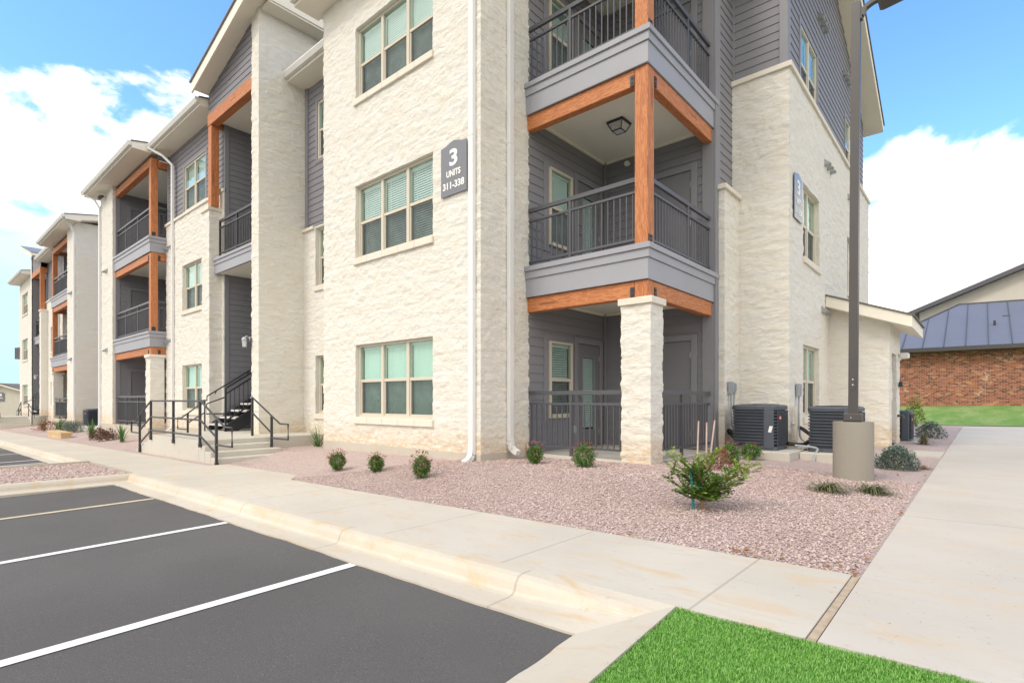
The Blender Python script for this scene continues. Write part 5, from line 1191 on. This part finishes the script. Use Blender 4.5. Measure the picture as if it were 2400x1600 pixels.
m = MB(); m.tube([tuple(Vector((x, y, z + .205)) + Rv * (.07 * math.cos(a)) - Rv * .02 + Fv * (.035 * math.sin(a))) for a in np.linspace(0, 6.28, 17)], .007, 5, False); m.build('tie', 'tie_green', T)
P = np.array([tuple(Vector((x, y, z + RNG.uniform(.08, .20))) + Rv * RNG.uniform(-.05, .07) - Fv * RNG.uniform(.0, .06)) for _ in range(34)]); leaves(MB(), P, sph(34), .035, .010).build('dead_leaves', 'leaf_dead', T)
for lab, sx_, sy_, lean, ht in (('leftmost thin wooden stake standing behind the sapling, orange-tinted', -2.91, 7.17, .02, .62), ('middle thin pinkish stake standing behind the sapling', -2.82, 7.27, .005, .60), ('rightmost thin pale stake, leaning, behind the sapling', -2.80, 7.30, .07, .63)):
    zz = gz1(sx_, sy_); o_ = MB(); o_.tube([(sx_, sy_, zz - .05), (sx_ + lean, sy_ + lean * .6, zz + ht)], .012, 7, r1=.010); tag(o_.build('stake', 'stake_wood'), lab, 'stake', 'thin stakes behind the sapling')

def strap_plant(name, label, cat, group, x, y, n, ln, wd, spread, mat, z=None, bend=.6, lay=None):
    z = gz1(x, y) if z is None else z; m = MB(); VV = []; FF = []
    for k in range(n):
        a = RNG.uniform(0, 6.28); tilt = (.55 if lay else 0) + abs(RNG.normal(0, spread)); L = ln * RNG.uniform(.6, 1.1); dx, dy = math.cos(a), math.sin(a)
        if lay: dx, dy = dx + lay[0], dy + lay[1]; q = math.hypot(dx, dy) + 1e-6; dx, dy = dx / q, dy / q
        bx, by = x + RNG.normal(0, .025), y + RNG.normal(0, .025); px_, py_ = -dy, dx; w_ = wd * RNG.uniform(.7, 1.2); o = len(VV); ang = math.pi / 2 - tilt; cx_, cz_ = 0., 0.; S = 6
        for i in range(S + 1):
            t_ = i / S; ww = w_ * (1 - t_ ** 2) + .0006
            VV += [(bx + dx * cx_ + px_ * ww, by + dy * cx_ + py_ * ww, z + cz_), (bx + dx * cx_ - px_ * ww, by + dy * cx_ - py_ * ww, z + cz_)]
            ang -= bend * (tilt + .25) * (.3 + t_) * .55; cx_ += math.cos(ang) * L / S; cz_ = max(cz_ + math.sin(ang) * L / S, .004 if i > 2 else 0)
        FF += [(o + 2 * i, o + 2 * i + 1, o + 2 * i + 3, o + 2 * i + 2) for i in range(S)]
    m.add(VV, FF); return tag(m.build(name, mat), label, cat, group)
strap_plant('grass_clump', 'upright strappy grass clump against the stone corner left of the big windows', 'plant', 'strappy grass clumps', -10.97, 6.13, 46, .52, .009, .42, 'leaf_strap', bend=.5)
strap_plant('sedge_tuft', 'low flattened sedge tuft in front of the lamp pedestal, left one', 'plant', 'flattened sedge tufts', -1.32, 6.90, 260, .40, .0045, .45, 'leaf_sedge', bend=1.1, lay=(.5, .2))
strap_plant('sedge_tuft', 'low flattened sedge tuft in front of the lamp pedestal, right one nearer the walk', 'plant', 'flattened sedge tufts', -.94, 7.22, 260, .38, .0045, .45, 'leaf_sedge', bend=1.1, lay=(.4, .2))
strap_plant('sedge_tuft', 'low dark sedge tuft beyond the door path beside the side walk', 'plant', 'flattened sedge tufts', -1.02, 15.9, 180, .36, .006, .8, 'leaf_sedge', bend=.9)
strap_plant('sedge_tuft', 'dry straw-coloured tuft spreading beside the silvery shrub', 'plant', 'flattened sedge tufts', -.66, 10.35, 60, .26, .004, 1.1, 'leaf_dead', bend=1.1, lay=(.9, .1))
def mound(name, label, cat, group, x, y, r, h, mat, n=1500, ll=.05, lw=.008, z=None):
    z = gz1(x, y) if z is None else z; T = thing(name, label, cat, (x, y, z), group); d_ = sph(n); d_[:, 2] = np.abs(d_[:, 2]); rad = RNG.uniform(.45, 1, n) ** .6 * (.72 + .5 * vnoise(d_[:, 0] * 2.6 + x * 5, d_[:, 1] * 2.6 + d_[:, 2] * 3, 21))
    P = np.stack([x + d_[:, 0] * rad * r, y + d_[:, 1] * rad * r, z + d_[:, 2] * rad * h], -1); leaves(MB(), P, d_ + RNG.normal(0, .6, (n, 3)) + [0, 0, .35], RNG.uniform(.6, 1.2, n) * ll, RNG.uniform(.7, 1.2, n) * lw).build('foliage', mat, T)
    s_ = MB()
    for k in range(12): a = RNG.uniform(0, 6.28); s_.tube([(x, y, z - .02), (x + .7 * r * math.cos(a), y + .7 * r * math.sin(a), z + h * .6)], .006, 5, r1=.003)
    s_.build('stem', 'bark', T); return T
mound('brown_shrub', 'reddish brown shrub half hidden by the sapling leaves', 'shrub', 'small brown shrubs', -2.62, 7.2, .19, .27, 'leaf_red', 420, .05, .009)
mound('silver_shrub', 'broad silvery green shrub right of the lamp pedestal', 'shrub', 'silvery green shrubs', -.98, 10.05, .29, .35, 'leaf_silver', 2400, .055, .010)
mound('silver_shrub', 'silvery green shrub beyond the door path, beside the tuft', 'shrub', 'silvery green shrubs', -1.06, 18.8, .34, .48, 'leaf_silver', 1500, .07, .013)
mound('leafy_shrub', 'tall light green shrub next to the farthest right air conditioner', 'shrub', None, -1.84, 24.9, .30, 1.15, 'leaf_lime', 420, .12, .03)
for lab, x, y, s_ in (('strappy grass clump left of the nearest steps, right end of the planting', -19.63, 4.58, 1.), ('strappy grass clump behind the tan block, next to the air conditioners', -23.6, 4.62, 1.1), ('strappy grass clump at the foot of the distant steps', -33.6, 4.75, 1.15), ('pale strappy grass clump left of the tan block', -31.4, 5.0, 1.)):
    strap_plant('grass_clump', lab, 'plant', 'strappy grass clumps', x, y, 44, .62 * s_, .014, .45, 'leaf_strap', bend=.5)
for lab, x, y, r, mt in (('small dark brown shrub between the two strappy clumps, right one', -21.2, 4.55, .30, 'leaf_brown'), ('small dark brown shrub between the two strappy clumps, left one', -22.4, 4.62, .28, 'leaf_brown'), ('low rust-red shrub by the distant steps', -32.6, 4.8, .5, 'leaf_red')):
    mound('brown_shrub', lab, 'shrub', 'small brown shrubs', x, y, r, r * 1.1, mt, 500, .11, .016)
for lab, x, y in (('small silvery shrub before the gap, right one of three', -28.4, 5.0), ('small silvery shrub before the gap, middle one of three', -29.5, 5.0), ('small silvery shrub against the farther building, leftmost of three', -31.6, 5.15)):
    mound('silver_shrub', lab, 'shrub', 'silvery green shrubs', x, y, .30, .46, 'leaf_silver', 900, .07, .013)
# tan block beside the walk
m = MB(); bx, by = -27.2, 4.1; zb = gz1(bx, by)
m.prism([(-27.7, 4.05), (-25.2, 4.05), (-25.2, 4.34), (-25.38, 4.34), (-25.38, 4.17), (-27.7, 4.17)], 'z', zb - .12, zb + .16)
T = thing('wooden_box', 'long tan timber box lying open beside the sidewalk at left', 'box', (bx, by, zb)); m.build('side', 'tan_block', T)
m = MB(); m.prism([(-27.72, 4.03), (-25.18, 4.03), (-25.18, 4.38), (-27.72, 4.38)], 'z', zb + .162, zb + .235); m.build('lid', 'tan_block', T)
# fallen leaves caught along the gravel edge
P = []
for (cx_, cy_, nn, sp) in ((-.75, 4.0, 14, .2), (-.62, 6.0, 6, .3), (-1.3, 3.86, 12, .1), (-2.2, 4.6, 8, .3), (-.62, 9, 10, .5), (-5.0, 5.0, 3, .3)):
    for _ in range(nn): xx = min(cx_ + RNG.normal(0, sp), -.57); yy = max(cy_ + RNG.normal(0, sp * .6), 3.8); P.append((xx, yy, gz1(xx, yy) + .014))
P = np.array(P); D = RNG.normal(0, 1, P.shape); D[:, 2] *= .15; tag(leaves(MB(), P, D, .05, .014, .05).build('fallen_leaves', 'leaf_dead'), 'a few brown fallen leaves on the gravel near the walk', 'leaves', kind='stuff')

# ---------------------------------------------------------------- brick clubhouse beyond the lawn
T = thing('clubhouse', 'brick building with grey standing-seam metal roof behind the far lawn', 'building', (4, 42, -.3))
by = 36.6; m = MB(); m.box(-4.6, 22, by, by + 14, -1.2, 2.62); m.build('wall', 'red_brick', T)
m = MB()
for k in range(140): x = -4.55 + k * .075 * 2.4; m.box(x, x + .165, by - .012, by + .01, 2.30, 2.55, .003)
m.build('brick_soldier_course', 'red_brick', T)
ex0, ey, ez = -5.2, by - .55, 2.66; sl = .40
m = MB(); m.box(ex0, 22.6, ey - .12, ey, ez - .12, ez + .10, .01); m.box(ex0 - .12, ex0, ey - .12, by + 14, ez - .12, ez + .10, .01); m.build('gutter', 'metal_bronze', T)
ap = (-1.02, 43.0); za = ez + .10 + sl * (ap[1] - ey) + .3
m = MB(); m.box(ex0, 22.6, ey, by + 14, ez - .10, ez - .04); m.build('soffit', 'metal_bronze', T)
m = MB()
A, Bp, C_ = (ex0 - .1, ey - .1, ez + .10), (22, ey - .1, ez + .10), (*ap, za); zr = za - .55
Dp = (22, ap[1] - 1.2, ez + .10 + sl * (ap[1] - 1.2 - ey))
m.add([A, Bp, Dp, C_, (ex0 - .1, ap[1] + 7, ez + .10), (22, ap[1] + 7, ez + .1)], [(0, 1, 2, 3), (0, 3, 4), (3, 2, 5, 4), (0, 4, 5, 1)]); rf = m.build('metal_roof', 'standing_seam', T)
m = MB()
for k in range(30):
    x = -5.0 + k * .88; top_y = None
    t_ = (x - A[0]) / (C_[0] - A[0])
    if x <= C_[0]: p1 = (x, A[1] + t_ * (C_[1] - A[1]), A[2] + t_ * (C_[2] - A[2]))
    else: q = (x - C_[0]) / (Dp[0] - C_[0]); p1 = (x, C_[1] + q * (Dp[1] - C_[1]), C_[2] + q * (Dp[2] - C_[2]))
    m.bar((x, A[1], A[2] + .015), (p1[0], p1[1], p1[2] + .015), .03, .05)
m.bar((A[0], A[1], A[2] + .03), (C_[0], C_[1], C_[2] + .03), .09, .06); m.bar((C_[0], C_[1], C_[2] + .03), (Dp[0], Dp[1], Dp[2] + .03), .10, .06)
m.build('roof_seams', 'metal_charcoal', rf)
for x, y, w_, h_ in ((1.05, 40.4, .34, .16), (.55, 39.0, .10, .34)):
    z = ez + .10 + sl * (y - ey); m = MB(); m.box(x - w_ / 2, x + w_ / 2, y - .12, y + .12, z - .1, z + h_, .02); m.build('roof_vent', 'metal_black', rf)
m = MB(); gy = 46.5; m.prism([(-3.2, 3.5), (-3.2, 6.0), (4.2, 9.05), (11.5, 6.0), (11.5, 3.5)], 'y', gy, gy + 6); m.build('upper_wall', 'cream_stucco', T)
m = MB(); m.prism([(-3.9, 5.72), (4.2, 9.06), (4.2, 9.36), (-4.0, 5.96)], 'y', gy - .6, gy + 6); m.prism([(4.2, 9.06), (12.3, 5.72), (12.4, 5.96), (4.2, 9.36)], 'y', gy - .6, gy + 6); m.build('upper_roof', 'metal_charcoal', T)
for x in (.35, 2.2):
    m = MB(); m.tube([(x, gy, 6.15), (x, gy - .12, 6.15)], .12, 14); m.tube([(x - .12, gy - .12, 6.12), (x - .2, gy - .3, 6.05)], .08, 10); m.tube([(x + .12, gy - .12, 6.12), (x + .2, gy - .3, 6.05)], .08, 10); m.build('flood_light', 'white_plastic', T)
for x, z0, z1 in ((.17, .2, 1.35),): m = MB(); m.box(x - .035, x + .035, by - .05, by + .01, z1 - .06, z1 + .06, .01); m.tube([(x, by - .02, z0 - .3), (x, by - .02, z1)], .008, 6); m.build('wall_conduit', 'pvc_grey', T)

# bare tree tops behind the clubhouse roof
def bare_tree(label, x, y, z, h):
    T = thing('bare_tree', label, 'tree', (x, y, z)); m = MB(); m.tube([(x, y, z), (x, y, z + h * .45)], .22, 8, r1=.12); m.build('trunk', 'bark', T); tw = MB(); rr = random.Random(int(x * 10))
    def grow(p, d_, L, r, lv):
        q = p + d_ * L; tw.tube([tuple(p), tuple(q)], r, 5, r1=r * .6)
        if lv:
            for k in range(3): nd = (d_ + Vector((rr.uniform(-.6, .6), rr.uniform(-.6, .6), rr.uniform(-.1, .5)))).normalized(); grow(q, nd, L * .68, r * .6, lv - 1)
    for k in range(4): grow(Vector((x, y, z + h * .4)), Vector((rr.uniform(-.6, .6), rr.uniform(-.6, .6), .9)).normalized(), h * .2, .08, 4)
    tw.build('branches', 'bark', T)
bare_tree('bare leafless tree showing over the left end of the clubhouse roof', -2.6, 55., -.4, 8.6)

# ---------------------------------------------------------------- little gabled building at the far left
T = thing('small_building', 'little cream gabled building with a dark number sign at far left', 'building', (-84, 9, -2.2))
ux, uy = .72, .69                                     # its gable end faces the lot, turned towards the photographer
def LB(a, d_, z): return (-84.3 + ux * a + uy * d_, 8.6 + uy * a - ux * d_, z)
m = MB(); P = [(-3.2, -3.), (1.55, -3.), (1.55, 1.10), (-.3, 1.62), (-3.2, .82)]
m.add([LB(a, 0, z) for a, z in P] + [LB(a, -6, z) for a, z in P], [(0, 1, 2, 3, 4), (9, 8, 7, 6, 5)] + [(k, 5 + k, 5 + (k + 1) % 5, (k + 1) % 5) for k in range(5)]); m.build('wall', 'cream_stucco', T)
m = MB(); Q = [(-3.7, .70), (-.3, 1.64), (1.95, 1.0), (1.95, 1.16), (-.3, 1.82), (-3.7, .86)]
m.add([LB(a, .4, z) for a, z in Q] + [LB(a, -6.3, z) for a, z in Q], [(0, 1, 4, 5), (1, 2, 3, 4), (11, 10, 7, 6), (10, 9, 8, 7)] + [(k, 6 + k, 6 + (k + 1) % 6, (k + 1) % 6) for k in range(6)]); rf = m.build('roof', 'soffit_cream', T)
m = MB(); Q = [(-3.8, .88), (-.3, 1.84), (2.0, 1.17), (2.0, 1.24), (-.3, 1.92), (-3.8, .96)]
m.add([LB(a, .45, z) for a, z in Q] + [LB(a, -6.3, z) for a, z in Q], [(0, 1, 4, 5), (1, 2, 3, 4), (11, 10, 7, 6), (10, 9, 8, 7)] + [(k, 6 + k, 6 + (k + 1) % 6, (k + 1) % 6) for k in range(6)]); m.build('shingles', 'shingle', rf)
S = thing('building_sign', 'dark number 1 sign on the little gabled building at far left', 'sign', LB(-.45, .03, .4), 'building number signs')
m = MB(); prof = [(-.36, -.52), (.36, -.52), (.36, .38), (.2, .47), (0, .5), (-.2, .47), (-.36, .38)]; n = 7
m.add([LB(-.45 + a, d_, .38 + z) for d_ in (.01, .06) for a, z in prof], [tuple(range(n - 1, -1, -1)), tuple(range(n, 2 * n))] + [(i, (i + 1) % n, n + (i + 1) % n, n + i) for i in range(n)]); m.build('plate', 'sign_plate', S)
for txt, sz, sx_, bo, zz in (('1', .16, .30, .05, .58), ('UNITS', .44, .12, .03, .22)):
    V, F = text_mesh(txt, sz, sx_, bo); m = MB(); m.add([LB(-.45 + v[0], .065 + v[2], zz + v[1]) for v in V], F); m.build('lettering', 'sign_letter', S)
# painted red kerb edge far left
m = MB(); m.add([(-47.9, 3.6, -1.78), (-47.2, 3.6, -1.77), (-47.2, 3.75, -1.77), (-47.9, 3.75, -1.78)], [(0, 1, 2, 3)])
